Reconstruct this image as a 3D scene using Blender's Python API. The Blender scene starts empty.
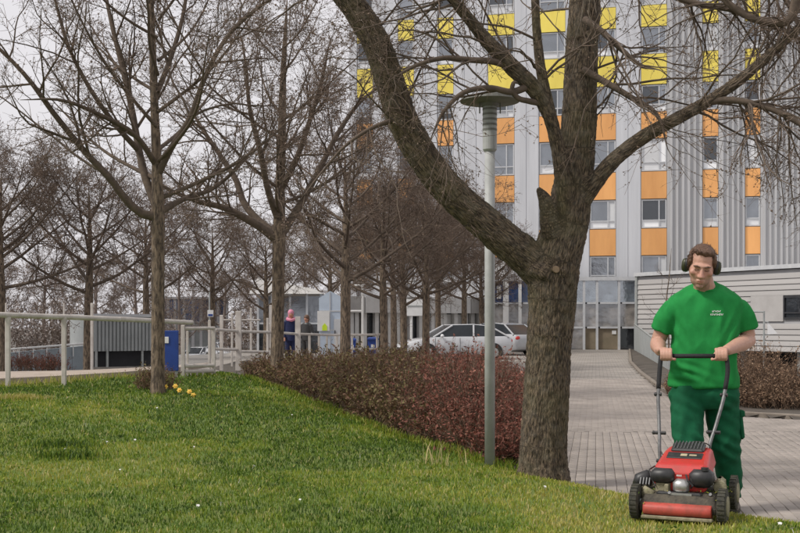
import bpy, math, random
import numpy as np
from mathutils import Vector, Matrix, noise as mnoise

SC = bpy.context.scene
COL = SC.collection
R = math.radians
random.seed(7)
F = 1111.0            # focal length in photograph pixels (800 wide)
HOR = 325.0           # photograph row of the horizon
CAMZ = 1.2

# ------------------------------------------------------------------ camera
cam = bpy.data.cameras.new('camera')
cam.sensor_width = 36.0
cam.lens = 36.0 * F / 800.0
cam.shift_y = (HOR - 266.5) / 800.0
cam.clip_end = 3000
cam.clip_start = 0.05
cam_o = bpy.data.objects.new('camera', cam)
COL.objects.link(cam_o)
cam_o.location = (0, 0, CAMZ)
cam_o.rotation_euler = (R(90), 0, 0)
SC.camera = cam_o

# ------------------------------------------------------------------ sky, sun, exposure
SUN_DIR = Vector((-0.62, -0.22, 0.75)).normalized()      # towards the sun
world = bpy.data.worlds.new('World')
SC.world = world
world.use_nodes = True
nt = world.node_tree
nt.nodes.clear()
w_out = nt.nodes.new('ShaderNodeOutputWorld')
w_bg = nt.nodes.new('ShaderNodeBackground')
w_sky = nt.nodes.new('ShaderNodeTexSky')
w_sky.sky_type = 'NISHITA'
w_sky.sun_disc = False
w_sky.sun_elevation = math.asin(SUN_DIR.z)
w_sky.sun_rotation = math.atan2(SUN_DIR.x, SUN_DIR.y)
w_sky.dust_density = 3.0
w_hs = nt.nodes.new('ShaderNodeHueSaturation')
w_hs.inputs['Saturation'].default_value = 0.25
w_mix = nt.nodes.new('ShaderNodeMix')
w_mix.data_type = 'RGBA'
w_noise = nt.nodes.new('ShaderNodeTexNoise')
w_noise.inputs['Scale'].default_value = 1.6
w_noise.inputs['Detail'].default_value = 5
w_ramp = nt.nodes.new('ShaderNodeValToRGB')
w_ramp.color_ramp.elements[0].position = 0.3
w_ramp.color_ramp.elements[0].color = (5.6, 5.45, 5.65, 1)
w_ramp.color_ramp.elements[1].position = 0.75
w_ramp.color_ramp.elements[1].color = (6.8, 6.6, 6.8, 1)
w_tc = nt.nodes.new('ShaderNodeTexCoord')
nt.links.new(w_tc.outputs['Generated'], w_noise.inputs['Vector'])
nt.links.new(w_noise.outputs['Fac'], w_ramp.inputs['Fac'])
nt.links.new(w_sky.outputs['Color'], w_hs.inputs['Color'])
w_mix.inputs[0].default_value = 0.88
nt.links.new(w_hs.outputs['Color'], w_mix.inputs[6])
nt.links.new(w_ramp.outputs['Color'], w_mix.inputs[7])
nt.links.new(w_mix.outputs[2], w_bg.inputs['Color'])
w_bg.inputs['Strength'].default_value = 0.1
nt.links.new(w_bg.outputs['Background'], w_out.inputs['Surface'])

sun = bpy.data.lights.new('sun', 'SUN')
sun.energy = 2.0
sun.angle = R(9)
sun.color = (1.0, 0.95, 0.88)
sun_o = bpy.data.objects.new('sun', sun)
COL.objects.link(sun_o)
sun_o.rotation_euler = SUN_DIR.to_track_quat('Z', 'Y').to_euler()
sun_o.location = (-10, 0, 30)

SC.view_settings.view_transform = 'Standard'
SC.view_settings.look = 'None'
SC.view_settings.exposure = 0.45
SC.view_settings.gamma = 1.0
SC.view_settings.use_curve_mapping = False
SC.cycles.max_bounces = 6
SC.cycles.diffuse_bounces = 3
SC.cycles.transparent_max_bounces = 8

# ------------------------------------------------------------------ helpers
def at(px, py, d):
    """A place in the scene from a photograph pixel and a distance."""
    return Vector(((px - 400) / F * d, d, CAMZ + (HOR - py) / F * d))

def ss(a, b, x):
    t = min(1.0, max(0.0, (x - a) / (b - a)))
    return t * t * (3 - 2 * t)

def nss(a, b, x):
    t = np.clip((x - a) / (b - a), 0, 1)
    return t * t * (3 - 2 * t)

def tag(o, label=None, cat=None, group=None, kind=None):
    if label: o['label'] = label
    if cat: o['category'] = cat
    if group: o['group'] = group
    if kind: o['kind'] = kind
    return o

def empty(name, loc, rz=0.0):
    o = bpy.data.objects.new(name, None)
    COL.objects.link(o)
    o.location = loc
    o.rotation_euler = (0, 0, rz)
    o.empty_display_size = 0.2
    return o

def base_of(p):
    v = Vector((0, 0, 0))
    while p is not None:
        v += p.location
        p = p.parent
    return v

def link(name, me, parent=None, loc=None, rz=0.0, scale=None, kind=None):
    o = bpy.data.objects.new(name, me)
    COL.objects.link(o)
    if parent is not None: o.parent = parent
    if loc is not None: o.location = loc
    if rz: o.rotation_euler = (0, 0, rz)
    if scale is not None: o.scale = scale
    if kind: o['kind'] = kind
    return o

def copy_tree(o, parent=None):
    c = o.copy()
    COL.objects.link(c)
    c.parent = parent
    for ch in [x for x in bpy.data.objects if x.parent == o]:
        copy_tree(ch, c)
    return c

def np_mesh(name, verts, quads=None, tris=None, mat=None, smooth=False, attrs=None):
    me = bpy.data.meshes.new(name)
    verts = np.asarray(verts, dtype=np.float32).reshape(-1, 3)
    idx, tot = [], []
    if quads is not None and len(quads):
        q = np.asarray(quads, dtype=np.int32).reshape(-1, 4)
        idx.append(q.ravel()); tot.append(np.full(len(q), 4, np.int32))
    if tris is not None and len(tris):
        t = np.asarray(tris, dtype=np.int32).reshape(-1, 3)
        idx.append(t.ravel()); tot.append(np.full(len(t), 3, np.int32))
    idx = np.concatenate(idx); tot = np.concatenate(tot)
    me.vertices.add(len(verts)); me.vertices.foreach_set('co', verts.ravel())
    me.loops.add(len(idx)); me.loops.foreach_set('vertex_index', idx)
    me.polygons.add(len(tot))
    st = np.concatenate([[0], np.cumsum(tot)[:-1]]).astype(np.int32)
    me.polygons.foreach_set('loop_start', st)
    me.polygons.foreach_set('loop_total', tot)
    if smooth: me.polygons.foreach_set('use_smooth', np.ones(len(tot), dtype=bool))
    if attrs:
        for k, v in attrs.items():
            v = np.asarray(v, dtype=np.float32)
            if v.ndim == 1:
                a = me.attributes.new(k, 'FLOAT', 'POINT'); a.data.foreach_set('value', v)
            else:
                a = me.attributes.new(k, 'FLOAT_VECTOR', 'POINT'); a.data.foreach_set('vector', v.ravel())
    me.update(calc_edges=True)
    if mat: me.materials.append(mat)
    return me

class MB:
    """Collects shapes for one mesh."""
    def __init__(s): s.v = []; s.f = []
    def add(s, vs, fs):
        n = len(s.v); s.v += [Vector(v) for v in vs]; s.f += [tuple(i + n for i in f) for f in fs]
        return s
    def box(s, c, size, M=None):
        c = Vector(c); h = Vector(size) * 0.5
        vs = [Vector((x * h.x, y * h.y, z * h.z)) for x in (-1, 1) for y in (-1, 1) for z in (-1, 1)]
        if M is not None: vs = [M @ v for v in vs]
        return s.add([v + c for v in vs], [(0, 1, 3, 2), (4, 6, 7, 5), (0, 4, 5, 1), (2, 3, 7, 6), (0, 2, 6, 4), (1, 5, 7, 3)])
    def cbox(s, c, size, b=0.01, M=None):
        """box with chamfered edges (a loft in z)"""
        x, y, z = size[0] / 2, size[1] / 2, size[2] / 2
        def ring(dx, dz):
            a, e = x - dx, y - dx
            return [(a, -e + b, dz), (a, e - b, dz), (a - b, e, dz), (-a + b, e, dz), (-a, e - b, dz), (-a, -e + b, dz), (-a + b, -e, dz), (a - b, -e, dz)]
        rings = [ring(b, -z), ring(0, -z + b), ring(0, z - b), ring(b, z)]
        rings = [[(M @ Vector(p) if M is not None else Vector(p)) + Vector(c) for p in r] for r in rings]
        return s.rings(rings)
    def rings(s, rings, cap=True, closed=True):
        n = len(rings[0]); vs = [p for r in rings for p in r]; fs = []
        for i in range(len(rings) - 1):
            for j in range(n if closed else n - 1):
                k = (j + 1) % n
                fs.append((i * n + j, i * n + k, (i + 1) * n + k, (i + 1) * n + j))
        if cap:
            fs.append(tuple(range(n - 1, -1, -1)))
            fs.append(tuple((len(rings) - 1) * n + j for j in range(n)))
        return s.add(vs, fs)
    def tube(s, pts, rad, n=10, cap=True, flat=None):
        """round tube along points; rad a number, list of numbers or of (a, b)"""
        pts = [Vector(p) for p in pts]
        if not isinstance(rad, (list, tuple)): rad = [rad] * len(pts)
        rings = []; ref = None
        for i, p in enumerate(pts):
            t = (pts[min(i + 1, len(pts) - 1)] - pts[max(i - 1, 0)]).normalized()
            if ref is None:
                ref = Vector(flat) if flat is not None else (Vector((1, 0, 0)) if abs(t.x) < 0.8 else Vector((0, 0, 1)))
            u = (ref - t * ref.dot(t)).normalized(); w = t.cross(u)
            ref = u
            r = rad[i]; a, b = r if isinstance(r, (tuple, list)) else (r, r)
            rings.append([p + u * a * math.cos(2 * math.pi * j / n) + w * b * math.sin(2 * math.pi * j / n) for j in range(n)])
        return s.rings(rings, cap)
    def cyl(s, p0, p1, r0, r1=None, n=16):
        return s.tube([p0, p1], [r0, r0 if r1 is None else r1], n)
    def ell(s, c, r, M=None, nu=16, nv=10):
        c = Vector(c); rings = []
        for i in range(nv + 1):
            th = math.pi * (0.02 + 0.96 * i / nv)
            ring = []
            for j in range(nu):
                ph = 2 * math.pi * j / nu
                v = Vector((r[0] * math.sin(th) * math.cos(ph), r[1] * math.sin(th) * math.sin(ph), -r[2] * math.cos(th)))
                if M is not None: v = M @ v
                ring.append(c + v)
            rings.append(ring)
        return s.rings(rings)
    def mesh(s, name, mat=None, off=None, smooth=False):
        me = bpy.data.meshes.new(name)
        o = off if off is not None else Vector((0, 0, 0))
        me.from_pydata([v - o for v in s.v], [], s.f)
        if smooth: me.polygons.foreach_set('use_smooth', [True] * len(me.polygons))
        if mat: me.materials.append(mat)
        me.update()
        return me
    def build(s, name, mat=None, parent=None, local=False, smooth=False, bevel=0, sub=0, kind=None):
        off = None if (local or parent is None) else base_of(parent)
        o = link(name, s.mesh(name, mat, off, smooth), parent, kind=kind)
        if bevel:
            m = o.modifiers.new('bevel', 'BEVEL'); m.width = bevel; m.segments = 2; m.limit_method = 'ANGLE'
        if sub:
            m = o.modifiers.new('subsurf', 'SUBSURF'); m.levels = sub; m.render_levels = sub
        return o

def fuse(mb, voxel, smooth_it=4, factor=0.5):
    """one continuous surface out of overlapping closed shapes"""
    o = bpy.data.objects.new('tmp', mb.mesh('tmp'))
    COL.objects.link(o)
    m = o.modifiers.new('r', 'REMESH'); m.mode = 'VOXEL'; m.voxel_size = voxel
    if smooth_it:
        m2 = o.modifiers.new('s', 'SMOOTH'); m2.iterations = smooth_it; m2.factor = factor
    dg = bpy.context.evaluated_depsgraph_get()
    me = bpy.data.meshes.new_from_object(o.evaluated_get(dg))
    n = len(me.vertices)
    co = np.empty(n * 3, np.float32); me.vertices.foreach_get('co', co)
    no = np.empty(n * 3, np.float32); me.vertices.foreach_get('normal', no)
    nl = len(me.loops)
    li = np.empty(nl, np.int32); me.loops.foreach_get('vertex_index', li)
    quads = li.reshape(-1, 4)
    bpy.data.objects.remove(o); bpy.data.meshes.remove(me)
    return co.reshape(-1, 3).astype(float), no.reshape(-1, 3).astype(float), quads

# ------------------------------------------------------------------ materials
def mat(name, c1, c2=None, rough=0.7, scale=6.0, detail=4, bump=0.0, bscale=None, metal=0.0, spec=0.5, stretch=None, coord='POS',
        lo=0.35, hi=0.65, attr=None, rnd=0.0, coat=0.0, sss=0.0, bdist=0.02):
    m = bpy.data.materials.new(name); m.use_nodes = True
    t = m.node_tree; b = t.nodes['Principled BSDF']
    b.inputs['Roughness'].default_value = rough
    b.inputs['Metallic'].default_value = metal
    b.inputs['Specular IOR Level'].default_value = spec
    b.inputs['Coat Weight'].default_value = coat
    if sss:
        b.inputs['Subsurface Weight'].default_value = sss
        b.inputs['Subsurface Radius'].default_value = (0.012, 0.005, 0.003)
    c1 = tuple(c1) + (1,)
    c2 = tuple(c2) + (1,) if c2 is not None else tuple(x * 0.75 for x in c1[:3]) + (1,)
    if attr and coord == 'ATTR':
        g = t.nodes.new('ShaderNodeAttribute'); g.attribute_name = attr; vec = g.outputs['Vector']
    elif coord == 'OBJ':
        g = t.nodes.new('ShaderNodeTexCoord'); vec = g.outputs['Object']
    else:
        g = t.nodes.new('ShaderNodeNewGeometry'); vec = g.outputs['Position']
    if stretch:
        mp = t.nodes.new('ShaderNodeMapping'); mp.inputs['Scale'].default_value = stretch
        t.links.new(vec, mp.inputs['Vector']); vec = mp.outputs['Vector']
    nz = t.nodes.new('ShaderNodeTexNoise'); nz.inputs['Scale'].default_value = scale; nz.inputs['Detail'].default_value = detail
    nz.inputs['Roughness'].default_value = 0.65
    t.links.new(vec, nz.inputs['Vector'])
    rp = t.nodes.new('ShaderNodeMapRange'); rp.inputs['From Min'].default_value = lo; rp.inputs['From Max'].default_value = hi
    t.links.new(nz.outputs['Fac'], rp.inputs['Value'])
    mx = t.nodes.new('ShaderNodeMix'); mx.data_type = 'RGBA'
    mx.inputs[6].default_value = c1; mx.inputs[7].default_value = c2
    t.links.new(rp.outputs['Result'], mx.inputs[0])
    col = mx.outputs[2]
    if rnd:
        oi = t.nodes.new('ShaderNodeObjectInfo')
        mr = t.nodes.new('ShaderNodeMapRange'); mr.inputs['To Min'].default_value = 1 - rnd; mr.inputs['To Max'].default_value = 1 + rnd
        t.links.new(oi.outputs['Random'], mr.inputs['Value'])
        vm = t.nodes.new('ShaderNodeVectorMath'); vm.operation = 'SCALE'
        t.links.new(col, vm.inputs[0]); t.links.new(mr.outputs['Result'], vm.inputs['Scale'])
        col = vm.outputs['Vector']
    t.links.new(col, b.inputs['Base Color'])
    if bump:
        n2 = t.nodes.new('ShaderNodeTexNoise'); n2.inputs['Scale'].default_value = bscale or scale * 4; n2.inputs['Detail'].default_value = 4
        t.links.new(vec, n2.inputs['Vector'])
        bp = t.nodes.new('ShaderNodeBump'); bp.inputs['Strength'].default_value = bump; bp.inputs['Distance'].default_value = bdist
        t.links.new(n2.outputs['Fac'], bp.inputs['Height'])
        t.links.new(bp.outputs['Normal'], b.inputs['Normal'])
    return m

def mat_attr(name, stops, attr='tone', rough=0.6, spec=0.3, trans=0.0, big=None):
    """colour picked by a per-vertex tone between several real colours"""
    m = bpy.data.materials.new(name); m.use_nodes = True
    t = m.node_tree; b = t.nodes['Principled BSDF']
    b.inputs['Roughness'].default_value = rough; b.inputs['Specular IOR Level'].default_value = spec
    a = t.nodes.new('ShaderNodeAttribute'); a.attribute_name = attr
    rp = t.nodes.new('ShaderNodeValToRGB')
    e = rp.color_ramp.elements
    e[0].position = stops[0][0]; e[0].color = stops[0][1] + (1,)
    e[1].position = stops[-1][0]; e[1].color = stops[-1][1] + (1,)
    for p, c in stops[1:-1]:
        k = e.new(p); k.color = c + (1,)
    t.links.new(a.outputs['Fac'], rp.inputs['Fac'])
    t.links.new(rp.outputs['Color'], b.inputs['Base Color'])
    if trans:
        out = t.nodes['Material Output']
        tr = t.nodes.new('ShaderNodeBsdfTranslucent'); ms = t.nodes.new('ShaderNodeMixShader')
        ms.inputs[0].default_value = trans
        t.links.new(rp.outputs['Color'], tr.inputs['Color'])
        t.links.new(b.outputs[0], ms.inputs[1]); t.links.new(tr.outputs[0], ms.inputs[2])
        t.links.new(ms.outputs[0], out.inputs['Surface'])
    return m

M = {}
M['ground'] = mat('soil', (0.06, 0.05, 0.04), (0.1, 0.085, 0.07), 0.95, 1.5, bump=0.4)
M['asphalt'] = mat('asphalt', (0.17, 0.16, 0.15), (0.23, 0.215, 0.2), 0.9, 0.8, 6, bump=0.2, bscale=60)
M['joint'] = mat('paving_joint', (0.17, 0.15, 0.13), (0.24, 0.21, 0.185), 0.95, 1.2, 6, bump=0.2)
M['lawn'] = mat('lawn_soil', (0.09, 0.15, 0.022), (0.16, 0.18, 0.045), 0.95, 2.2, 6, bump=0.5, bscale=40)
M['concrete'] = mat('concrete', (0.36, 0.33, 0.3), (0.27, 0.25, 0.22), 0.85, 3, 6, bump=0.15, bscale=50)
M['path'] = mat('path_concrete', (0.42, 0.35, 0.29), (0.33, 0.27, 0.22), 0.85, 2, 6, bump=0.15, bscale=50)
M['kerbm'] = mat('kerb_concrete', (0.24, 0.205, 0.17), (0.16, 0.135, 0.11), 0.9, 4, 6, bump=0.2)
M['paver'] = mat('paver_block', (0.365, 0.32, 0.285), (0.255, 0.225, 0.2), 0.85, 2.0, 7, bump=0.25, bscale=120, rnd=0.12, bdist=0.004)
M['fence'] = mat('weathered_white_metal', (0.6, 0.56, 0.52), (0.46, 0.42, 0.38), 0.55, 5, 6, bump=0.1)
M['galv'] = mat('galvanised_steel', (0.42, 0.44, 0.43), (0.33, 0.35, 0.345), 0.45, 9, 5, metal=0.35, bump=0.04)
M['lamp'] = mat('grey_painted_steel', (0.42, 0.43, 0.42), (0.33, 0.34, 0.33), 0.55, 6, 6, bump=0.05)
M['lampshade'] = mat('lamp_disc_steel', (0.2, 0.2, 0.18), (0.14, 0.14, 0.125), 0.6, 9, 5)
M['clad'] = mat('metal_cladding', (0.6, 0.61, 0.635), (0.5, 0.51, 0.535), 0.5, 1.0, 6, metal=0.1, coord='OBJ', stretch=(2.2, 2.2, .12))
M['clad2'] = mat('ribbed_cladding', (0.5, 0.5, 0.505), (0.4, 0.4, 0.405), 0.5, 1.0, 6, metal=0.1, coord='OBJ', stretch=(2.2, 2.2, .12))
M['wallback'] = mat('grey_wall', (0.4, 0.4, 0.41), (0.33, 0.33, 0.34), 0.7, 0.6)
M['yellow'] = mat('yellow_panel', (0.84, 0.69, 0.13), (0.74, 0.59, 0.1), 0.5, 1.0, 6, rnd=0.06, stretch=(1.5, 1.5, .3))
M['orange'] = mat('orange_panel', (0.8, 0.4, 0.14), (0.69, 0.33, 0.11), 0.5, 1.0, 6, rnd=0.09, stretch=(1.5, 1.5, .3))
M['winframe'] = mat('window_frame_paint', (0.55, 0.56, 0.57), (0.47, 0.48, 0.5), 0.5, 4)
M['white'] = mat('white_paint', (0.74, 0.74, 0.73), (0.64, 0.64, 0.63), 0.5, 2.5, 6)
M['siding'] = mat('pale_siding', (0.45, 0.435, 0.425), (0.36, 0.345, 0.335), 0.55, 0.8, 6, rnd=0.06, coord='OBJ')
M['dark'] = mat('dark_interior', (0.025, 0.026, 0.03), (0.04, 0.04, 0.045), 0.8, 2)  # near-black colour stands for the shade inside rooms and openings
M['blue'] = mat('blue_paint', (0.012, 0.05, 0.26), (0.009, 0.038, 0.2), 0.45, 4)
M['bluegrey'] = mat('blue_grey_cladding', (0.3, 0.35, 0.38), (0.24, 0.28, 0.31), 0.6, 1.2)
M['paleblue'] = mat('pale_blue_cladding', (0.5, 0.58, 0.68), (0.43, 0.5, 0.6), 0.55, 1.0)
M['shed'] = mat('shed_cladding', (0.36, 0.38, 0.38), (0.29, 0.31, 0.31), 0.6, 1.5)
M['lime'] = mat('lime_sign', (0.6, 0.8, 0.03), (0.55, 0.74, 0.03), 0.5, 4)
M['rubber'] = mat('black_rubber', (0.03, 0.03, 0.025), (0.07, 0.065, 0.045), 0.85, 30, 5, bump=0.3)
M['black'] = mat('black_plastic', (0.018, 0.018, 0.02), (0.035, 0.034, 0.034), 0.45, 25, 5)
M['grip'] = mat('black_foam_grip', (0.012, 0.012, 0.014), (0.02, 0.02, 0.022), 0.8, 60, bump=0.2)
M['red'] = mat('red_mower_paint', (0.52, 0.03, 0.026), (0.3, 0.045, 0.032), 0.42, 12, 8, coat=0.1, lo=0.45, hi=0.8)
M['redbar'] = mat('faded_red_plastic', (0.5, 0.075, 0.055), (0.22, 0.06, 0.04), 0.55, 12, 8, lo=0.42, hi=0.75)
M['dirty'] = mat('grass_stained_deck', (0.33, 0.3, 0.2), (0.17, 0.15, 0.09), 0.85, 16, 7, bump=0.3)
M['tubem'] = mat('dull_steel_tube', (0.2, 0.2, 0.2), (0.12, 0.12, 0.12), 0.45, 30, 5, metal=0.4)
M['deckm'] = mat('shaded_stained_deck', (0.1, 0.085, 0.06), (0.04, 0.035, 0.028), 0.8, 18, 7, bump=0.3)  # stained deck, with the engine's shade put into its dark colour
M['silver'] = mat('muffler_metal', (0.5, 0.5, 0.49), (0.36, 0.36, 0.35), 0.4, 30, 5, metal=0.7)
M['shirt'] = mat('green_cotton', (0.02, 0.26, 0.06), (0.015, 0.205, 0.046), 0.85, 9, 5, bump=0.25, bscale=260, spec=0.2, bdist=0.002)
M['pants'] = mat('dark_green_workwear', (0.008, 0.105, 0.045), (0.006, 0.075, 0.033), 0.85, 10, 6, bump=0.3, bscale=200, spec=0.2, bdist=0.003)
M['skin'] = mat('skin', (0.5, 0.265, 0.185), (0.43, 0.2, 0.135), 0.55, 22, 5, bump=0.12, bscale=160, spec=0.4, sss=0.1, bdist=0.002)
M['skin2'] = mat('skin_reddish', (0.42, 0.16, 0.12), (0.36, 0.14, 0.1), 0.5, 40, 3)
M['hair'] = mat('brown_hair', (0.085, 0.045, 0.028), (0.15, 0.082, 0.05), 0.5, 60, 4, bump=0.5, bscale=150, stretch=(1, 1, 0.3))
M['boot'] = mat('grey_work_boot', (0.2, 0.18, 0.15), (0.12, 0.11, 0.09), 0.75, 30)
M['muff'] = mat('olive_earmuff_shell', (0.05, 0.055, 0.02), (0.03, 0.032, 0.013), 0.4, 30)
M['navy'] = mat('navy_cloth', (0.012, 0.02, 0.08), (0.01, 0.015, 0.055), 0.85, 20)
M['pinkc'] = mat('pink_knit', (0.7, 0.28, 0.38), (0.6, 0.22, 0.32), 0.85, 20)
M['carwhite'] = mat('white_car_paint', (0.58, 0.59, 0.61), (0.53, 0.54, 0.56), 0.25, 2, coat=0.5)
M['cargrey'] = mat('silver_car_paint', (0.42, 0.43, 0.45), (0.38, 0.39, 0.41), 0.25, 2, coat=0.5)
M['carglass'] = mat('car_glass', (0.02, 0.024, 0.028), (0.03, 0.035, 0.04), 0.12, 2, spec=0.35)
M['headlight'] = mat('headlight_lens', (0.6, 0.62, 0.63), (0.5, 0.52, 0.53), 0.1, 20, spec=0.8)
M['roofpale'] = mat('pale_roof', (0.5, 0.49, 0.47), (0.4, 0.39, 0.38), 0.7, 1.0)
M['brickpl'] = mat('brown_plinth', (0.25, 0.2, 0.14), (0.18, 0.15, 0.1), 0.8, 1.2, 6)
M['petal'] = mat('yellow_petal', (0.85, 0.58, 0.1), (0.8, 0.46, 0.05), 0.6, 30)
M['daisy'] = mat('white_petal', (0.75, 0.74, 0.72), (0.65, 0.64, 0.62), 0.6, 30)
M['stemgreen'] = mat('flower_leaf', (0.06, 0.12, 0.03), (0.09, 0.15, 0.05), 0.6, 12)

def glass_mat(name, base, gloss, rough=0.08, tint=(0.85, 0.9, 0.95), scale=1.3, dark=0.6):
    """coated window glass: mirrors its surroundings over a mottled colour standing for the dim room"""
    m = bpy.data.materials.new(name); m.use_nodes = True
    t = m.node_tree; t.nodes.clear()
    out = t.nodes.new('ShaderNodeOutputMaterial')
    g = t.nodes.new('ShaderNodeNewGeometry')
    oi = t.nodes.new('ShaderNodeObjectInfo')
    nz = t.nodes.new('ShaderNodeTexNoise'); nz.inputs['Scale'].default_value = scale; nz.inputs['Detail'].default_value = 6
    t.links.new(g.outputs['Position'], nz.inputs['Vector'])
    mr = t.nodes.new('ShaderNodeMapRange'); mr.inputs['From Min'].default_value = 0.35; mr.inputs['From Max'].default_value = 0.65
    t.links.new(nz.outputs['Fac'], mr.inputs['Value'])
    mx = t.nodes.new('ShaderNodeMix'); mx.data_type = 'RGBA'
    mx.inputs[6].default_value = tuple(base) + (1,); mx.inputs[7].default_value = tuple(x * dark for x in base) + (1,)
    t.links.new(mr.outputs['Result'], mx.inputs[0])
    m2 = t.nodes.new('ShaderNodeMapRange'); m2.inputs['To Min'].default_value = 0.65; m2.inputs['To Max'].default_value = 1.35
    t.links.new(oi.outputs['Random'], m2.inputs['Value'])
    vm = t.nodes.new('ShaderNodeVectorMath'); vm.operation = 'SCALE'
    t.links.new(mx.outputs[2], vm.inputs[0]); t.links.new(m2.outputs['Result'], vm.inputs['Scale'])
    df = t.nodes.new('ShaderNodeBsdfDiffuse'); t.links.new(vm.outputs['Vector'], df.inputs['Color'])
    gl = t.nodes.new('ShaderNodeBsdfGlossy'); gl.inputs['Roughness'].default_value = rough; gl.inputs['Color'].default_value = tuple(tint) + (1,)
    bp = t.nodes.new('ShaderNodeBump'); bp.inputs['Strength'].default_value = 0.05; bp.inputs['Distance'].default_value = 0.3
    t.links.new(nz.outputs['Fac'], bp.inputs['Height']); t.links.new(bp.outputs['Normal'], gl.inputs['Normal'])
    ms = t.nodes.new('ShaderNodeMixShader'); ms.inputs[0].default_value = gloss
    t.links.new(df.outputs[0], ms.inputs[1]); t.links.new(gl.outputs[0], ms.inputs[2])
    t.links.new(ms.outputs[0], out.inputs['Surface'])
    return m
M['pane'] = glass_mat('window_glass', (0.14, 0.15, 0.17), 0.25)
M['blind'] = glass_mat('window_glass_blind', (0.72, 0.72, 0.72), 0.12, dark=0.9)
M['hallpane'] = glass_mat('hall_glass', (0.22, 0.27, 0.32), 0.35, rough=0.1, scale=2.2, dark=.35)  # dark mottling paints in the reflection of trees
M['tanpane'] = glass_mat('tan_glass', (0.33, 0.3, 0.27), 0.2, rough=0.1, scale=2.0, dark=.45)  # tan with darker mottling
M['darkpane'] = glass_mat('dark_glass', (0.03, 0.032, 0.036), 0.12)
M['bluepane'] = glass_mat('blue_glass', (0.03, 0.07, 0.2), 0.12)

# ------------------------------------------------------------------ terrain heights
GZ = -0.12
def edge_x(y):
    """right edge of the lawn"""
    ys = [0, 4, 6.84, 7.28, 7.89, 8.71, 9.4, 9.9, 12.2, 15.6, 21, 24]
    xs = [6.2, 4.4, 2.66, 2.36, 1.9, 1.4, 1.08, 0.80, 0.0, -1.0, -2.85, -3.9]
    return float(np.interp(y, ys, xs))
EY = np.array([0, 4, 6.84, 7.28, 7.89, 8.71, 9.4, 9.9, 12.2, 15.6, 21, 24.])
EX = np.array([6.2, 4.4, 2.66, 2.36, 1.9, 1.4, 1.08, 0.80, 0.0, -1.0, -2.85, -3.9])
FENCE = [(-12.0, 13.2), (-5.3, 15.0), (-4.75, 15.6), (-4.05, 20.0), (-3.3, 21.5)]
def fence_y(x):
    """far edge of the lawn (foot of the white railing)"""
    return np.interp(x, [-14, -5.6, -4.4, -3.9, -3.2, 3], [13.0, 15.3, 18.2, 20.0, 21.8, 24])
def lawn_z(x, y):
    x = np.asarray(x, float); y = np.asarray(y, float)
    ex = np.interp(y, EY, EX)
    z = 0.34 * nss(0.8, -5.0, x) * nss(5.0, 15.0, y)
    near = nss(0.0, 0.5, ex - x)
    drop = np.where(y < 9.3, -0.08, -0.04)
    z = z + (1 - near) * drop
    z = z + 0.012 * np.sin(x * 2.1 + y * 1.3) + 0.01 * np.sin(x * 0.9 - y * 2.3 + 1)
    return z
def terr_z(x, y):
    """open ground beyond the lawn"""
    x = np.asarray(x, float); y = np.asarray(y, float)
    z = np.full(np.broadcast(x, y).shape, GZ)
    z = z - 2.0 * nss(40, 100, y) * nss(-6, -16, x)
    edge = np.interp(y, [0, 20, 30, 55, 80], [9.5, 8.6, 7.6, 11.6, 16])
    z = z - 1.35 * nss(0.05, 0.9, x - edge) * nss(21, 27, y)
    z = z - 3.0 * nss(110, 400, y)
    return z

def grid_sheet(name, xs, ys, fz, m, kind='structure', mask=None):
    X, Y = np.meshgrid(xs, ys)
    Z = fz(X, Y)
    V = np.stack([X, Y, Z], -1).reshape(-1, 3)
    nx, ny = len(xs), len(ys)
    i, j = np.meshgrid(np.arange(nx - 1), np.arange(ny - 1))
    a = (j * nx + i)
    Q = np.stack([a, a + 1, a + nx + 1, a + nx], -1)
    if mask is not None:
        cx = (X[:-1, :-1] + X[1:, 1:]) / 2; cy = (Y[:-1, :-1] + Y[1:, 1:]) / 2
        Q = Q[mask(cx, cy)]
    o = link(name, np_mesh(name, V, quads=Q.reshape(-1, 4), mat=m, smooth=True))
    o['kind'] = kind
    return o

xs = np.concatenate([np.linspace(-1500, -60, 14), np.arange(-50, 50.1, 2.0), np.linspace(60, 1500, 14)])
ys = np.concatenate([np.arange(-20, 110, 1.5), np.linspace(112, 2200, 30)])
grid_sheet('ground', xs, ys, lambda x, y: terr_z(x, y) - 0.05, M['asphalt'])

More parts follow.
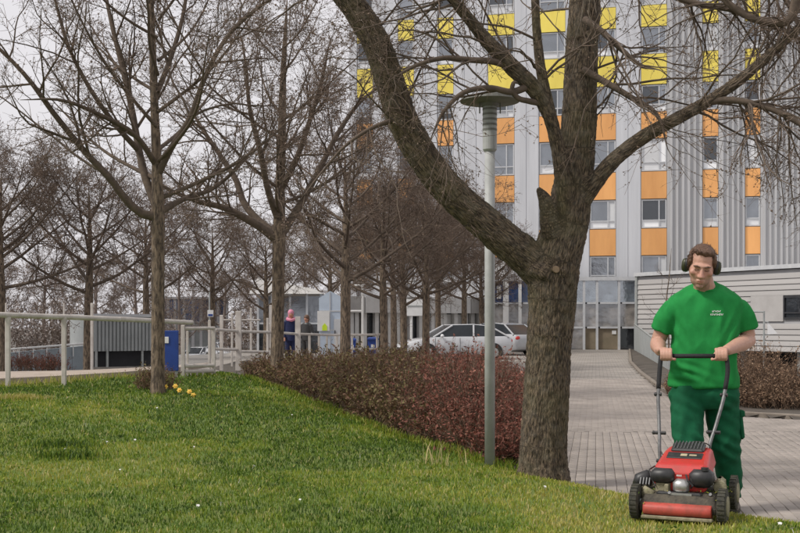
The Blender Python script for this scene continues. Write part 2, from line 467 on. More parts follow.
# ------------------------------------------------------------------ paving
def brick_mat():
    m = bpy.data.materials.new('block_paving'); m.use_nodes = True
    t = m.node_tree; b = t.nodes['Principled BSDF']; b.inputs['Roughness'].default_value = 0.88
    g = t.nodes.new('ShaderNodeNewGeometry')
    mp = t.nodes.new('ShaderNodeMapping'); mp.inputs['Rotation'].default_value = (0, 0, R(10))
    t.links.new(g.outputs['Position'], mp.inputs['Vector'])
    br = t.nodes.new('ShaderNodeTexBrick')
    br.inputs['Scale'].default_value = 1.0; br.inputs['Brick Width'].default_value = 0.2; br.inputs['Row Height'].default_value = 0.1
    br.inputs['Mortar Size'].default_value = 0.008
    br.inputs['Color1'].default_value = (0.35, 0.315, 0.28, 1); br.inputs['Color2'].default_value = (0.255, 0.23, 0.205, 1)
    br.inputs['Mortar'].default_value = (0.16, 0.15, 0.135, 1)
    t.links.new(mp.outputs['Vector'], br.inputs['Vector'])
    nz = t.nodes.new('ShaderNodeTexNoise'); nz.inputs['Scale'].default_value = 0.7; nz.inputs['Detail'].default_value = 6
    t.links.new(g.outputs['Position'], nz.inputs['Vector'])
    mr = t.nodes.new('ShaderNodeMapRange'); mr.inputs['From Min'].default_value = 0.3; mr.inputs['From Max'].default_value = 0.7
    mr.inputs['To Min'].default_value = 0.8; mr.inputs['To Max'].default_value = 1.15
    t.links.new(nz.outputs['Fac'], mr.inputs['Value'])
    vm = t.nodes.new('ShaderNodeVectorMath'); vm.operation = 'SCALE'
    t.links.new(br.outputs['Color'], vm.inputs[0]); t.links.new(mr.outputs['Result'], vm.inputs['Scale'])
    t.links.new(vm.outputs['Vector'], b.inputs['Base Color'])
    return m
M['farpave'] = brick_mat()

KERB = [(14.0, 14.9), (8.0, 15.2), (6.2, 15.4), (5.5, 15.6), (5.05, 15.95), (4.8, 16.6), (4.78, 18.0), (5.0, 20.0), (5.4, 23.0), (6.6, 30.5), (8.1, 39.0), (12.4, 60.0)]
KX = np.array([k[0] for k in KERB][5:]); KY = np.array([k[1] for k in KERB][5:])
def kerb_x(y):
    return np.where(y < 16.6, np.interp(y, [14.9, 15.2, 15.4, 15.6, 15.95, 16.6], [14, 8.0, 6.2, 5.5, 5.05, 4.8]), np.interp(y, KY, KX))
def left_x(y):
    return np.where(y < 9.4, np.interp(y, EY, EX), np.interp(y, [9.4, 12, 16, 22, 26, 32, 62], [1.08, 1.55, 2.1, 2.8, 2.2, -6.0, -9.0]))
def on_paving(x, y):
    return (x > left_x(y)) & ((y < 15.0) | (x < kerb_x(y))) & (y < 60.5) & (y > -3)

paving = grid_sheet('paving', np.arange(-9, 24.01, 0.25), np.arange(27.0, 61.01, 0.25), lambda x, y: terr_z(x, y) * 0 + GZ - 0.004, M['farpave'], mask=on_paving)
pbed = grid_sheet('paving_bed', np.arange(0.5, 24.01, 0.25), np.arange(-2, 27.01, 0.25), lambda x, y: x * 0 + GZ - 0.012, M['joint'],
                  mask=lambda x, y: on_paving(x + 0.0, y) | on_paving(x + 0.25, y))
PA = R(10)
def paver_spots():
    out = []
    ca, sa = math.cos(PA), math.sin(PA)
    def emit(zone, u0, u1, v0, v1, w, l, along):
        # u across, v along the drive
        du, dv = (w, l) if along else (l, w)
        nu, nv = int((u1 - u0) / du), int((v1 - v0) / dv)
        for iu in range(nu):
            for iv in range(nv):
                u = u0 + iu * du; v = v0 + iv * dv
                if along: v += 0.5 * dv * (iu % 2)
                else: u += 0.5 * du * (iv % 2)
                x = u * ca + v * sa; y = -u * sa + v * ca
                z1 = y < 13.75 + 0.05 * (x - 3) ** 2 * 0.2
                if (zone == 1) != z1: continue
                if y > 27.2: continue
                out.append((x, y, along))
    emit(1, -2, 9.5, 4, 16, 0.085, 0.17, True)
    emit(2, -3.2, 8.0, 12, 30, 0.085, 0.17, False)
    X = np.array([o[0] for o in out]); Y = np.array([o[1] for o in out])
    ok = on_paving(X - 0.03, Y) & (X / np.maximum(Y, 1) < 0.62) & (X < 10) & (Y > 4.5)
    # keep clear of the kerb by the bed
    ok &= (Y < 15.0) | (X < kerb_x(Y) - 0.12)
    return [o for o, k in zip(out, ok) if k]
SPOTS = paver_spots()
SPOTS.sort(key=lambda o: (o[0] / o[1] > 0.42 or o[0] < edge_x(min(o[1], 9.3)) + 0.02 or o[1] < 7.1, o[1]))
pm = MB(); pm.cbox((0, 0, -0.02), (0.0818, 0.1668, 0.04), 0.0035)
paver_me = pm.mesh('paver', M['paver'])
rng = np.random.default_rng(3)
for (x, y, al) in SPOTS[:300]:
    link('paver', paver_me, pbed, (x, y, GZ + rng.normal(0, 0.0012)), -PA + (0 if al else math.pi / 2) + rng.normal(0, 0.006))
bv = np.array([v[:] for v in pm.v]); bf = pm.f
quadf = np.array([f for f in bf if len(f) == 4])
topf = [f for f in bf if len(f) > 4]
V = []; Q = []; TN = []
for k, (x, y, al) in enumerate(SPOTS[300:]):
    a = -PA + (0 if al else math.pi / 2) + rng.normal(0, 0.006)
    c, s_ = math.cos(a), math.sin(a)
    p = bv.copy(); p = np.stack([p[:, 0] * c - p[:, 1] * s_ + x, p[:, 0] * s_ + p[:, 1] * c + y, p[:, 2] + GZ + rng.normal(0, 0.0012)], -1)
    V.append(p); Q.append((quadf[8:] if y < 12 else quadf[16:]) + k * 32)
    TN.append(np.array([[24, 25, 26, 27], [24, 27, 28, 31], [28, 29, 30, 31]]) + k * 32)
pf_me = np_mesh('paver_field', np.concatenate(V), quads=np.concatenate(Q + TN), mat=M['paver'])
pf = link('paver_field', pf_me, pbed, kind='stuff')

# kerb stones along the planted beds
def make_kerb(line, loc, label):
    kerb = empty('kerb', loc); tag(kerb, label, 'kerb', 'low kerbs beside the drive')
    kp = [Vector((a, b, 0)) for a, b in line]
    dense = []
    for i in range(len(kp) - 1):
        n = max(1, int((kp[i + 1] - kp[i]).length / 0.25))
        for j in range(n): dense.append(kp[i].lerp(kp[i + 1], j / n))
    dense.append(kp[-1])
    stone = [dense[0]]
    for p in dense[1:]:
        stone.append(p)
        if (p - stone[0]).length > 0.98:
            a, b = stone[0], stone[-1]
            d_ = (b - a); L = d_.length; ang = math.atan2(d_.y, d_.x)
            mid = (a + b) / 2
            kb = MB(); kb.cbox((0, 0, 0.0), (L - 0.008, 0.1, 0.12), 0.012)
            link('kerb_stone', kb.mesh('kerb_stone', M['kerbm']), kerb, mid - Vector((loc[0], loc[1], 0)), ang)
            stone = [p]
make_kerb(KERB, (5.5, 15.6, GZ), 'low concrete kerb edging the brown shrub bed beside the drive')
make_kerb([(1.12, 9.6), (1.6, 12), (2.16, 16), (2.86, 22), (2.4, 25.5)], (2.1, 16, GZ), 'low concrete kerb between red hedge and drive, behind the forked tree')

# ------------------------------------------------------------------ planted-bed soil
def bedR_mask(x, y):
    return (y > 15.2) & (x > kerb_x(y) + 0.03) & (x < np.interp(y, [15, 20, 30, 60], [30, 9.0, 7.7, 13.0]) + 0.0)
grid_sheet('bed_soil', np.arange(4.5, 24, 0.25), np.arange(15.0, 60, 0.25), lambda x, y: terr_z(x, y) + 0.06 * nss(0, 0.3, x - kerb_x(y)), M['ground'], mask=bedR_mask)
grid_sheet('hedge_bed_soil', np.arange(-8, 4.5, 0.125), np.arange(9.2, 32, 0.125),
           lambda x, y: np.maximum(lawn_z(np.minimum(x, np.interp(y, EY, EX)), y) - 0.02 - 0.03 * np.clip(x - np.interp(y, EY, EX), 0, 4), GZ + 0.02), M['ground'],
           mask=lambda x, y: (x > np.interp(y, EY, EX) - 0.25) & (x < left_x(y) + 0.12) & (y < 30) )

# ------------------------------------------------------------------ lawn
def on_lawn(x, y):
    return (x < np.interp(y, EY, EX)) & (y < fence_y(x) + 0.35)
lawn = grid_sheet('lawn', np.arange(-14, 6.3, 0.18), np.arange(-1, 24, 0.18), lambda x, y: lawn_z(x, y) - 0.006, M['lawn'], mask=on_lawn)

def fbm(x, y, s, seed=0):
    """smooth patchy noise for many points"""
    out = np.zeros_like(x)
    r = np.random.default_rng(seed)
    for k in range(14):
        a = r.uniform(0, 2 * np.pi); f = s * r.uniform(0.5, 2.5); ph = r.uniform(0, 6.28)
        out += np.sin((x * np.cos(a) + y * np.sin(a)) * f + ph + 1.5 * np.sin((x * np.sin(a) - y * np.cos(a)) * f * 0.6 + ph * 2))
    return out / 14

def make_grass(n, seed):
    r = np.random.default_rng(seed)
    d = 4.6 * (23.5 / 4.6) ** r.random(n)
    x = (r.random(n) * 2 - 1) * (0.39 * d + 1.0)
    k = on_lawn(x - 0.01 + r.normal(0, 0.035, n), d)
    x, y = x[k], d[k]; n = len(x)
    # trodden bare streaks
    z = lawn_z(x, y)
    patch = fbm(x, y, 1.1, 1); fine = fbm(x, y, 6.0, 2); clump = fbm(x, y, 16.0, 5)
    far = np.clip((y - 6) / 9, 0, 1)
    dry = np.clip(0.42 + 1.25 * patch + 0.6 * fine - 0.3 * far + 0.12 * np.clip(x, -1, 2), 0, 1)
    mid = fbm(x, y, 9.0, 12)
    tone = np.clip(0.12 + 0.55 * dry + 0.25 * clump + 0.22 * mid + r.normal(0, 0.13, n), 0, 1)
    straw = r.random(n) < (0.03 + 0.1 * dry)
    tone[straw] = r.uniform(0.75, 1.0, straw.sum())
    sc = np.maximum(1.0, y / 7.5)
    h = r.uniform(0.010, 0.026, n) * (1 + 0.5 * clump + 0.4 * mid) * (1 + 0.3 * far) * sc ** 0.3
    tall = r.random(n) < 0.012; h[tall] *= 1.8
    wd = r.uniform(0.0018, 0.0037, n) * sc
    a = r.uniform(0, 2 * np.pi, n); lean = r.uniform(0.1, 1.0, n) * h; la = r.uniform(0, 2 * np.pi, n)
    bx, by = np.cos(a) * wd, np.sin(a) * wd
    mx, my = np.cos(la) * lean * 0.4, np.sin(la) * lean * 0.4
    tx, ty = np.cos(la) * lean, np.sin(la) * lean
    V = np.empty((n, 5, 3))
    V[:, 0] = np.stack([x - bx, y - by, z - 0.006], -1)
    V[:, 1] = np.stack([x + bx, y + by, z - 0.006], -1)
    V[:, 2] = np.stack([x + bx * 0.8 + mx, y + by * 0.8 + my, z + h * 0.6], -1)
    V[:, 3] = np.stack([x - bx * 0.8 + mx, y - by * 0.8 + my, z + h * 0.6], -1)
    V[:, 4] = np.stack([x + tx, y + ty, z + h], -1)
    i = np.arange(n) * 5
    quads = np.stack([i, i + 1, i + 2, i + 3], -1)
    tris = np.stack([i + 3, i + 2, i + 4], -1)
    return np_mesh('grass', V.reshape(-1, 3), quads=quads, tris=tris, mat=M['grass'], attrs={'tone': np.repeat(tone, 5)})
M['grass'] = mat_attr('grass_blade', [(0.0, (0.04, 0.08, 0.012)), (0.22, (0.12, 0.205, 0.02)), (0.5, (0.28, 0.33, 0.036)), (0.75, (0.44, 0.39, 0.09)), (1.0, (0.6, 0.5, 0.26))],
                      rough=0.55, trans=0.25)
g = link('grass', make_grass(310000, 11))
tag(g, 'short green lawn grass with yellowish patches', 'grass', kind='stuff')

# ------------------------------------------------------------------ trees
M['bark_big'] = mat('furrowed_bark', (0.235, 0.175, 0.115), (0.036, 0.026, 0.017), 0.92, 1.9, 5, bump=0.8, bscale=3.5, coord='ATTR', attr='barkco', lo=0.36, hi=0.58, bdist=0.03)
def add_moss(m, col, scale, amount):
    t = m.node_tree; b = t.nodes['Principled BSDF']; src = b.inputs['Base Color'].links[0].from_socket
    g = t.nodes.new('ShaderNodeNewGeometry'); nz = t.nodes.new('ShaderNodeTexNoise'); nz.inputs['Scale'].default_value = scale; nz.inputs['Detail'].default_value = 7
    t.links.new(g.outputs['Position'], nz.inputs['Vector'])
    mr = t.nodes.new('ShaderNodeMapRange'); mr.inputs['From Min'].default_value = .47; mr.inputs['From Max'].default_value = .68; mr.inputs['To Max'].default_value = amount
    t.links.new(nz.outputs['Fac'], mr.inputs['Value'])
    mx = t.nodes.new('ShaderNodeMix'); mx.data_type = 'RGBA'; mx.inputs[7].default_value = col + (1,)
    t.links.new(mr.outputs['Result'], mx.inputs[0]); t.links.new(src, mx.inputs[6]); t.links.new(mx.outputs[2], b.inputs['Base Color'])
add_moss(M['bark_big'], (0.15, 0.14, 0.05), 3.5, 0.28)
add_moss(M['bark_big'], (0.26, 0.23, 0.19), 14.0, 0.25)
M['bark'] = mat('grey_brown_bark', (0.22, 0.165, 0.115), (0.055, 0.041, 0.03), 0.92, 26, 6, bump=0.9, bscale=45, stretch=(1, 1, 0.28), lo=.4, hi=.6)
M['bark2'] = mat('dark_branch_bark', (0.14, 0.104, 0.077), (0.08, 0.06, 0.045), 0.92, 14, 5)
M['twig'] = mat('brown_twig', (0.19, 0.138, 0.104), (0.12, 0.087, 0.066), 0.9, 5, 4)
M['palebark'] = mat('pale_sprout', (0.26, 0.22, 0.17), (0.17, 0.14, 0.11), 0.9, 8, 4)
M['bud'] = mat('brown_bud', (0.16, 0.11, 0.085), (0.22, 0.16, 0.115), 0.9, 9, 4)
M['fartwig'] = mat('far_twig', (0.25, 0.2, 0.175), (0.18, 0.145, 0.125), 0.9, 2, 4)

def resample(pts, rad, n):
    """smooth a hand-placed limb to n points (Catmull-Rom)"""
    P = np.array([list(p) for p in pts], float); Rr = np.array(rad, float)
    seg = np.linalg.norm(np.diff(P, axis=0), axis=1); s = np.concatenate([[0], np.cumsum(seg)])
    t = np.linspace(0, s[-1], n); out = np.empty((n, 3))
    T = np.gradient(P, s, axis=0) if len(P) > 2 else np.repeat(((P[1] - P[0]) / s[1])[None], len(P), 0)
    for i, u in enumerate(t):
        k = min(len(P) - 2, max(0, np.searchsorted(s, u) - 1)); h = s[k + 1] - s[k]; x = (u - s[k]) / h
        out[i] = (2 * x**3 - 3 * x**2 + 1) * P[k] + (x**3 - 2 * x**2 + x) * h * T[k] + (-2 * x**3 + 3 * x**2) * P[k + 1] + (x**3 - x**2) * h * T[k + 1]
    return out, np.interp(t, s, Rr)

def spawn(r, P, Rd, nper, t0, t1, ang, length, npts, wig, up, rr, rmin, rmax=1.0, taper=0.25, lenfall=0.55, plen=None):
    """children of a batch of branches: P (B,n,3), Rd (B,n) -> the same for the children"""
    B, n, _ = P.shape
    idx = np.repeat(np.arange(B), nper) if np.isscalar(nper) else np.repeat(np.arange(B), nper)
    N = len(idx)
    t = t0 + (t1 - t0) * r.random(N)
    f = t * (n - 1); i = np.minimum(f.astype(int), n - 2); x = (f - i)[:, None]
    pos = P[idx, i] * (1 - x) + P[idx, i + 1] * x
    rad = Rd[idx, i] * (1 - x[:, 0]) + Rd[idx, i + 1] * x[:, 0]
    tan = P[idx, i + 1] - P[idx, i]; tan /= np.linalg.norm(tan, axis=1, keepdims=True) + 1e-9
    rv = r.normal(size=(N, 3)); rv -= tan * (rv * tan).sum(1, keepdims=True); rv /= np.linalg.norm(rv, axis=1, keepdims=True)
    a = r.uniform(ang[0], ang[1], N)[:, None]
    d = np.cos(a) * tan + np.sin(a) * rv
    L = length * (1 - lenfall * (t - t0) / max(1e-6, t1 - t0)) * r.uniform(0.6, 1.25, N)
    if plen is not None: L *= plen[idx]
    step = (L / (npts - 1))[:, None]
    C = np.empty((N, npts, 3)); C[:, 0] = pos
    for k in range(1, npts):
        d = d + r.normal(0, wig, (N, 3)) + np.array(up)
        d /= np.linalg.norm(d, axis=1, keepdims=True)
        C[:, k] = C[:, k - 1] + d * step
    r0 = np.clip(rad * rr, rmin, rmax)
    CR = r0[:, None] * np.linspace(1, taper, npts)[None] 
    CR = np.maximum(CR, rmin * 0.55)
    return C, CR

def tubes(P, Rd, s):
    """tube surfaces for a batch of branches"""
    B, n, _ = P.shape
    T = np.empty_like(P); T[:, 1:-1] = P[:, 2:] - P[:, :-2]; T[:, 0] = P[:, 1] - P[:, 0]; T[:, -1] = P[:, -1] - P[:, -2]
    T /= np.linalg.norm(T, axis=2, keepdims=True) + 1e-9
    ref = np.zeros((B, 1, 3)); m = T.mean(1); big = np.abs(m[:, 0]) < np.abs(m[:, 1])
    ref[big, 0, 0] = 1; ref[~big, 0, 1] = 1
    U = np.cross(T, ref); U /= np.linalg.norm(U, axis=2, keepdims=True) + 1e-9
    W = np.cross(T, U)
    a = 2 * np.pi * np.arange(s) / s
    V = P[:, :, None] + Rd[:, :, None, None] * (U[:, :, None] * np.cos(a)[None, None, :, None] + W[:, :, None] * np.sin(a)[None, None, :, None])
    i = np.arange(B)[:, None, None] * n * s + np.arange(n - 1)[None, :, None] * s + np.arange(s)[None, None]
    j = np.arange(B)[:, None, None] * n * s + np.arange(n - 1)[None, :, None] * s + ((np.arange(s) + 1) % s)[None, None]
    Q = np.stack([i, j, j + s, i + s], -1).reshape(-1, 4)
    return V.reshape(-1, 3), Q

def merge(parts):
    V = []; Q = []; n = 0
    for v, q in parts:
        V.append(v); Q.append(q + n); n += len(v)
    return np.concatenate(V), np.concatenate(Q)

def buds(r, P, n, size):
    """small seed and bud clusters on twigs (tetrahedra)"""
    B, m, _ = P.shape
    b = r.integers(0, B, n); f = r.random(n) * (m - 1); i = np.minimum(f.astype(int), m - 2); x = (f - i)[:, None]
    c = P[b, i] * (1 - x) + P[b, i + 1] * x + r.normal(0, size * 0.5, (n, 3))
    tet = np.array([[1, 1, 1], [1, -1, -1], [-1, 1, -1], [-1, -1, 1]]) * 0.55
    Vv = c[:, None] + (tet[None] + r.normal(0, 0.35, (n, 4, 3))) * (size * r.uniform(0.4, 1.2, n))[:, None, None]
    k = np.arange(n)[:, None, None] * 4 + np.array([[0, 1, 2], [0, 3, 1], [0, 2, 3], [1, 3, 2]])[None]
    return Vv.reshape(-1, 3), k.reshape(-1, 3)

def pack(limbs, n=20):
    P = []; Rr = []
    for pts, rad in limbs:
        p, q = resample(pts, rad, n); P.append(p); Rr.append(q)
    return np.array(P), np.array(Rr)

def tree_parts(name, label, base, trunk, limbs, r, lv, group=None, bud_n=0, bud_s=0.02, mats=('bark', 'bark2', 'twig'), trunk_obj=None, sides=(10, 5, 3, 3), gen_from=None):
    """a tree thing: trunk, branches and crown of twigs (world coordinates in)"""
    t = empty(name, base); tag(t, label, 'tree', group)
    off = np.array(base)
    if trunk_obj is None:
        P, Rr = pack([trunk], 26)
        v, q = tubes(P, Rr, 14)
        link('trunk', np_mesh('trunk', v - off, quads=q, mat=M[mats[0]], smooth=True), t)
    P, Rr = pack(limbs, 20)
    parts = []
    if trunk_obj is None: parts.append(tubes(P, Rr, sides[0]))
    src, srcR = (P, Rr)
    if gen_from is not None: src, srcR = pack(gen_from, 20)
    plen = np.linalg.norm(np.diff(src, axis=1), axis=2).sum(1)
    a = lv[0]
    P1, R1 = spawn(r, src, srcR, a['n'], a.get('t0', 0.2), 1.0, a['ang'], a['len'], 9, a['wig'], a['up'], a.get('rr', 0.5), a['rmin'], a.get('rmax', 0.03), plen=np.clip(plen / plen.mean(), 0.6, 1.5))
    parts.append(tubes(P1, R1, sides[1]))
    a = lv[1]
    P2, R2 = spawn(r, P1, R1, a['n'], 0.12, 1.0, a['ang'], a['len'], 6, a['wig'], a['up'], 0.6, a['rmin'])
    v, q = merge(parts)
    link('branches', np_mesh('branches', v - off, quads=q, mat=M[mats[1]], smooth=True), t, kind='stuff')
    tw = [tubes(P2, R2, sides[2])]
    last = P2
    if len(lv) > 2:
        a = lv[2]
        P3, R3 = spawn(r, P2, R2, a['n'], 0.1, 1.0, a['ang'], a['len'], 4, a['wig'], a['up'], 0.7, a['rmin'])
        tw.append(tubes(P3, R3, sides[3])); last = P3
    v, q = merge(tw)
    tr = None
    cm = np_mesh('crown', v - off, quads=q, mat=M[mats[2]])
    cr = link('crown', cm, t)
    if bud_n:
        v, q = buds(r, last, bud_n, bud_s)
        link('bud_clusters', np_mesh('bud_clusters', v - off, tris=q, mat=M['bud']), cr, kind='stuff')
    return t

# --- the big forked tree by the mower
rt = np.random.default_rng(21)
D = 9.1
def lim(rows, d0=D):
    """rows of (px, py, radius px, depth offset)"""
    return [at(a, b, d0 + e) for a, b, c, e in rows], [c * (d0 + e) / F * (0.35 if k == len(rows) - 1 else 1) for k, (a, b, c, e) in enumerate(rows)]
trunk = lim([(543, 486, 27, 0), (543, 470, 24.5, 0), (544, 440, 23, 0), (546, 400, 22.5, 0), (549, 350, 22, 0), (552, 310, 23, 0), (553, 280, 25, 0), (558, 255, 24, 0), (566, 225, 22, 0), (572, 190, 19.5, 0), (577, 150, 18, .02), (580, 100, 17, .05), (582, 50, 16, .1), (585, 0, 15.5, .15), (588, -60, 14, .2), (596, -130, 11, .3), (610, -220, 7, .4), (620, -330, 3, .5)])
left = lim([(553, 282, 21, 0), (532, 262, 19, 0), (508, 242, 17.5, -.02), (475, 214, 16.5, -.05), (445, 186, 16, -.1), (420, 152, 15.5, -.15), (402, 118, 15.5, -.2), (390, 82, 14.5, -.25), (377, 45, 14, -.3), (358, 12, 13, -.35), (330, -22, 12, -.4), (290, -70, 10, -.5), (240, -140, 7, -.6), (200, -230, 3.5, -.7)])
stub = lim([(563, 245, 14, -.06), (552, 228, 12, -.1), (548, 210, 8.5, -.14), (544, 198, 6.5, -.16), (539, 190, 3.5, -.17), (536, 186, 2, -.17)])
thin = lim([(566, 215, 9, -.1), (563, 185, 8, -.16), (558, 150, 7.2, -.2), (549, 110, 6.5, -.24), (541, 70, 5.2, -.28), (537, 35, 4.7, -.3), (535, 0, 4.2, -.33), (530, -60, 3.5, -.4), (515, -140, 2, -.5)])
diag = lim([(556, 140, 6, -.22), (546, 108, 7, -.28), (528, 82, 8.5, -.34), (508, 63, 8.2, -.4), (488, 42, 7, -.45), (468, 18, 6, -.5), (450, -4, 5, -.55), (420, -50, 4, -.6), (390, -110, 2, -.7)])
right = lim([(578, 205, 11, -.04), (594, 184, 8.5, -.1), (614, 160, 7.8, -.15), (645, 136, 7, -.2), (680, 117, 6.5, -.3), (712, 99, 6, -.35), (742, 78, 5.6, -.4), (768, 56, 5, -.45), (795, 32, 4.6, -.5), (835, -10, 4, -.55), (880, -70, 2.5, -.6)])
rb = lim([(700, 104, 4, -.32), (725, 100, 3.6, -.4), (755, 104, 3.2, -.5), (790, 118, 3, -.6), (830, 150, 2.3, -.7), (850, 190, 1.3, -.75)])
rc = lim([(800, -30, 6, -.6), (786, 22, 4.5, -.55), (752, 18, 4, -.5), (725, 0, 3.4, -.45), (705, -40, 2.6, -.4)])
hz = lim([(508, 66, 4, -.4), (495, 62, 3.4, -.45), (470, 60, 3, -.5), (445, 58, 2.6, -.55), (415, 66, 2, -.6), (390, 80, 1.2, -.65)])
hz2 = lim([(531, 85, 4, -.33), (512, 92, 3.4, -.42), (490, 88, 3, -.5), (465, 92, 2.6, -.55), (445, 110, 2, -.6), (430, 140, 1.2, -.65)])
curl = lim([(540, 103, 3.5, -.3), (528, 101, 3, -.36), (518, 98, 2.8, -.4), (512, 90, 2.4, -.43), (515, 82, 2, -.45), (518, 84, 1.2, -.45)])
r2 = lim([(583, 70, 4, -.1), (605, 82, 3.4, -.2), (632, 98, 3, -.3), (655, 112, 2, -.35), (668, 150, 1.2, -.4)])
r3 = lim([(585, 20, 4, -.1), (600, 30, 3.3, -.25), (622, 50, 2.8, -.35), (642, 66, 2, -.4), (660, 70, 1.2, -.45)])
r4 = lim([(588, -60, 5, .1), (640, -20, 4, -.1), (690, 2, 3.4, -.2), (740, 12, 2.6, -.3), (800, 40, 1.6, -.35)])
l4 = lim([(330, -22, 5, -.4), (340, 40, 3.4, -.6), (330, 90, 2.6, -.75), (300, 130, 1.6, -.85)])
l5 = lim([(400, 118, 3, -.25), (372, 128, 2, -.35), (345, 146, 1.5, -.45), (322, 172, 1.1, -.5), (300, 200, .7, -.6)])
u1 = lim([(586, -20, 6, .2), (560, -60, 5, 0), (520, -60, 4, -.2), (480, -30, 3, -.3), (440, 0, 2, -.35), (410, 30, 1.2, -.4)])
u2 = lim([(590, -80, 6, .3), (660, -90, 5, .3), (730, -60, 4, .2), (780, -10, 3, .1), (810, 60, 2, .1), (815, 130, 1.2, .1)])
mb = MB()
for k in (trunk, left, stub, thin, diag, right):
    p, q = resample(k[0], k[1], 60)
    keep = [i for i in range(60) if q[i] > 0.012]
    mb.tube([Vector(p[i]) for i in keep], [q[i] for i in keep], 20)
# root flare and burr with a cut-off knot
bx, by, bz = at(543, 478, D)
for k in range(6):
    a = k * 1.05 + 0.3
    c = Vector((bx + 0.13 * math.cos(a), by + 0.13 * math.sin(a), bz))
    mb.ell(c, (0.1, 0.1, 0.16))
for (px, py, e, s) in ((553, 268, -.17, .055), (562, 272, -.18, .05), (545, 274, -.17, .06), (556, 262, -.16, .07), (538, 270, -.14, .06)):
    c = at(px, py, D + e); mb.ell(c, (s, s * .8, s))
co, no, qd = fuse(mb, 0.0135, 3)
skel = []
for k in (trunk, left, stub, thin, diag, right):
    p, q = resample(k[0], k[1], 24)
    for i in range(23):
        a = p[i + 1] - p[i]
        skel.append(((p[i] + p[i + 1]) / 2, a / np.linalg.norm(a), (q[i])))
sm = np.array([s[0] for s in skel]); sa_ = np.array([s[1] for s in skel]); sr = np.array([s[2] for s in skel])
dist = np.linalg.norm(co[:, None] - sm[None], axis=2) - sr[None]
near = dist.argmin(1)
ax = sa_[near]
al = (co * ax).sum(1, keepdims=True)
bc = (co - ax * al) * 52 + ax * al * 10
lx = np.array([mnoise.noise(Vector(b)) for b in bc]); l2 = np.array([mnoise.noise(Vector(b * 2.7)) for b in bc]); l3 = np.array([mnoise.noise(Vector(b * 0.25)) for b in bc])
amp = np.clip(sr[near] / 0.18, 0.12, 1.0)
dsp = (np.abs(lx) * -0.024 + l2 * 0.006 + 0.006 + l3 * 0.012) * amp
co = co + no * dsp[:, None]
tb = empty('forked_tree', (bx, by, -0.02)); tag(tb, 'big forked bare tree with rough bark, leaning left limb and cut stub beside the drive', 'tree')
off = np.array(tb.location)
trunk_o = link('trunk', np_mesh('trunk', co - off, quads=qd, mat=M['bark_big'], smooth=True, attrs={'barkco': bc * 0.9}), tb)
kb = MB(); c = at(556, 269.5, D - .215); kb.tube([c, c + Vector((0, -0.022, 0))], [0.03, 0.026], 14)
kb.build('knot', mat('cut_wood', (0.28, 0.2, 0.13), (0.2, 0.14, 0.09), 0.9, 40), trunk_o)
allk = [trunk, left, thin, diag, right, rb, rc, hz, hz2, curl, r2, r3, r4, l4, l5, u1, u2]
small = [rb, rc, hz, hz2, curl, r2, r3, r4, l5, u1, u2]
P, Rr = pack(small, 24)
parts = [tubes(P, Rr, 8)]
P0, R0 = pack([left, thin, diag, right, rb, rb, rc, hz, hz2, r2, r3, r4, left, l5, u1, u1, u2, u2, u2, trunk], 24)
P1, R1 = spawn(rt, P0, R0, 10, 0.25, 1.0, (0.5, 1.25), 1.15, 9, 0.16, (0, 0, -0.02), 0.4, 0.0032, 0.011, taper=0.3, lenfall=0.35)
P1b, R1b = spawn(rt, P0[[4, 5, 6, 11, 16, 17, 18]], R0[[4, 5, 6, 11, 16, 17, 18]], 9, 0.2, 1.0, (0.6, 1.4), 0.85, 9, 0.12, (0, 0, -0.16), 0.4, 0.003, 0.008, taper=0.3, lenfall=0.2)
P1 = np.concatenate([P1, P1b]); R1 = np.concatenate([R1, R1b])
parts.append(tubes(P1, R1, 6))
v, q = merge(parts)
br = link('branches', np_mesh('branches', v - off, quads=q, mat=M['bark2'], smooth=True), tb, kind='stuff')
P2, R2 = spawn(rt, P1, R1, 7, 0.1, 1.0, (0.5, 1.3), 0.48, 6, 0.17, (0, 0, -0.05), 0.6, 0.0019, 0.005)
P3, R3 = spawn(rt, P2, R2, 2, 0.15, 1.0, (0.4, 1.2), 0.16, 4, 0.2, (0, 0, -0.02), 0.7, 0.0014)
v, q = merge([tubes(P2, R2, 4), tubes(P3, R3, 3)])
cr = link('crown', np_mesh('crown', v - off, quads=q, mat=M['twig']), tb)
v, q = buds(rt, np.concatenate([P3]), 9000, 0.008)
link('bud_clusters', np_mesh('bud_clusters', v - off, tris=q, mat=M['bud']), cr, kind='stuff')
# pale sprouts hanging down the stem
Ps, Rs = pack([lim([(590, -60, 3, -.3), (588, 0, 2, -.32), (585, 40, 2, -.33)])], 24)
S1, SR1 = spawn(rt, Ps, Rs, 16, 0.2, 1.0, (0.5, 1.5), 0.62, 9, 0.12, (0, -0.02, -0.22), 0.3, 0.0026, 0.004)
v, q = tubes(S1, SR1, 5)
link('sprouts', np_mesh('sprouts', v - off, quads=q, mat=M['palebark'], smooth=True), tb)

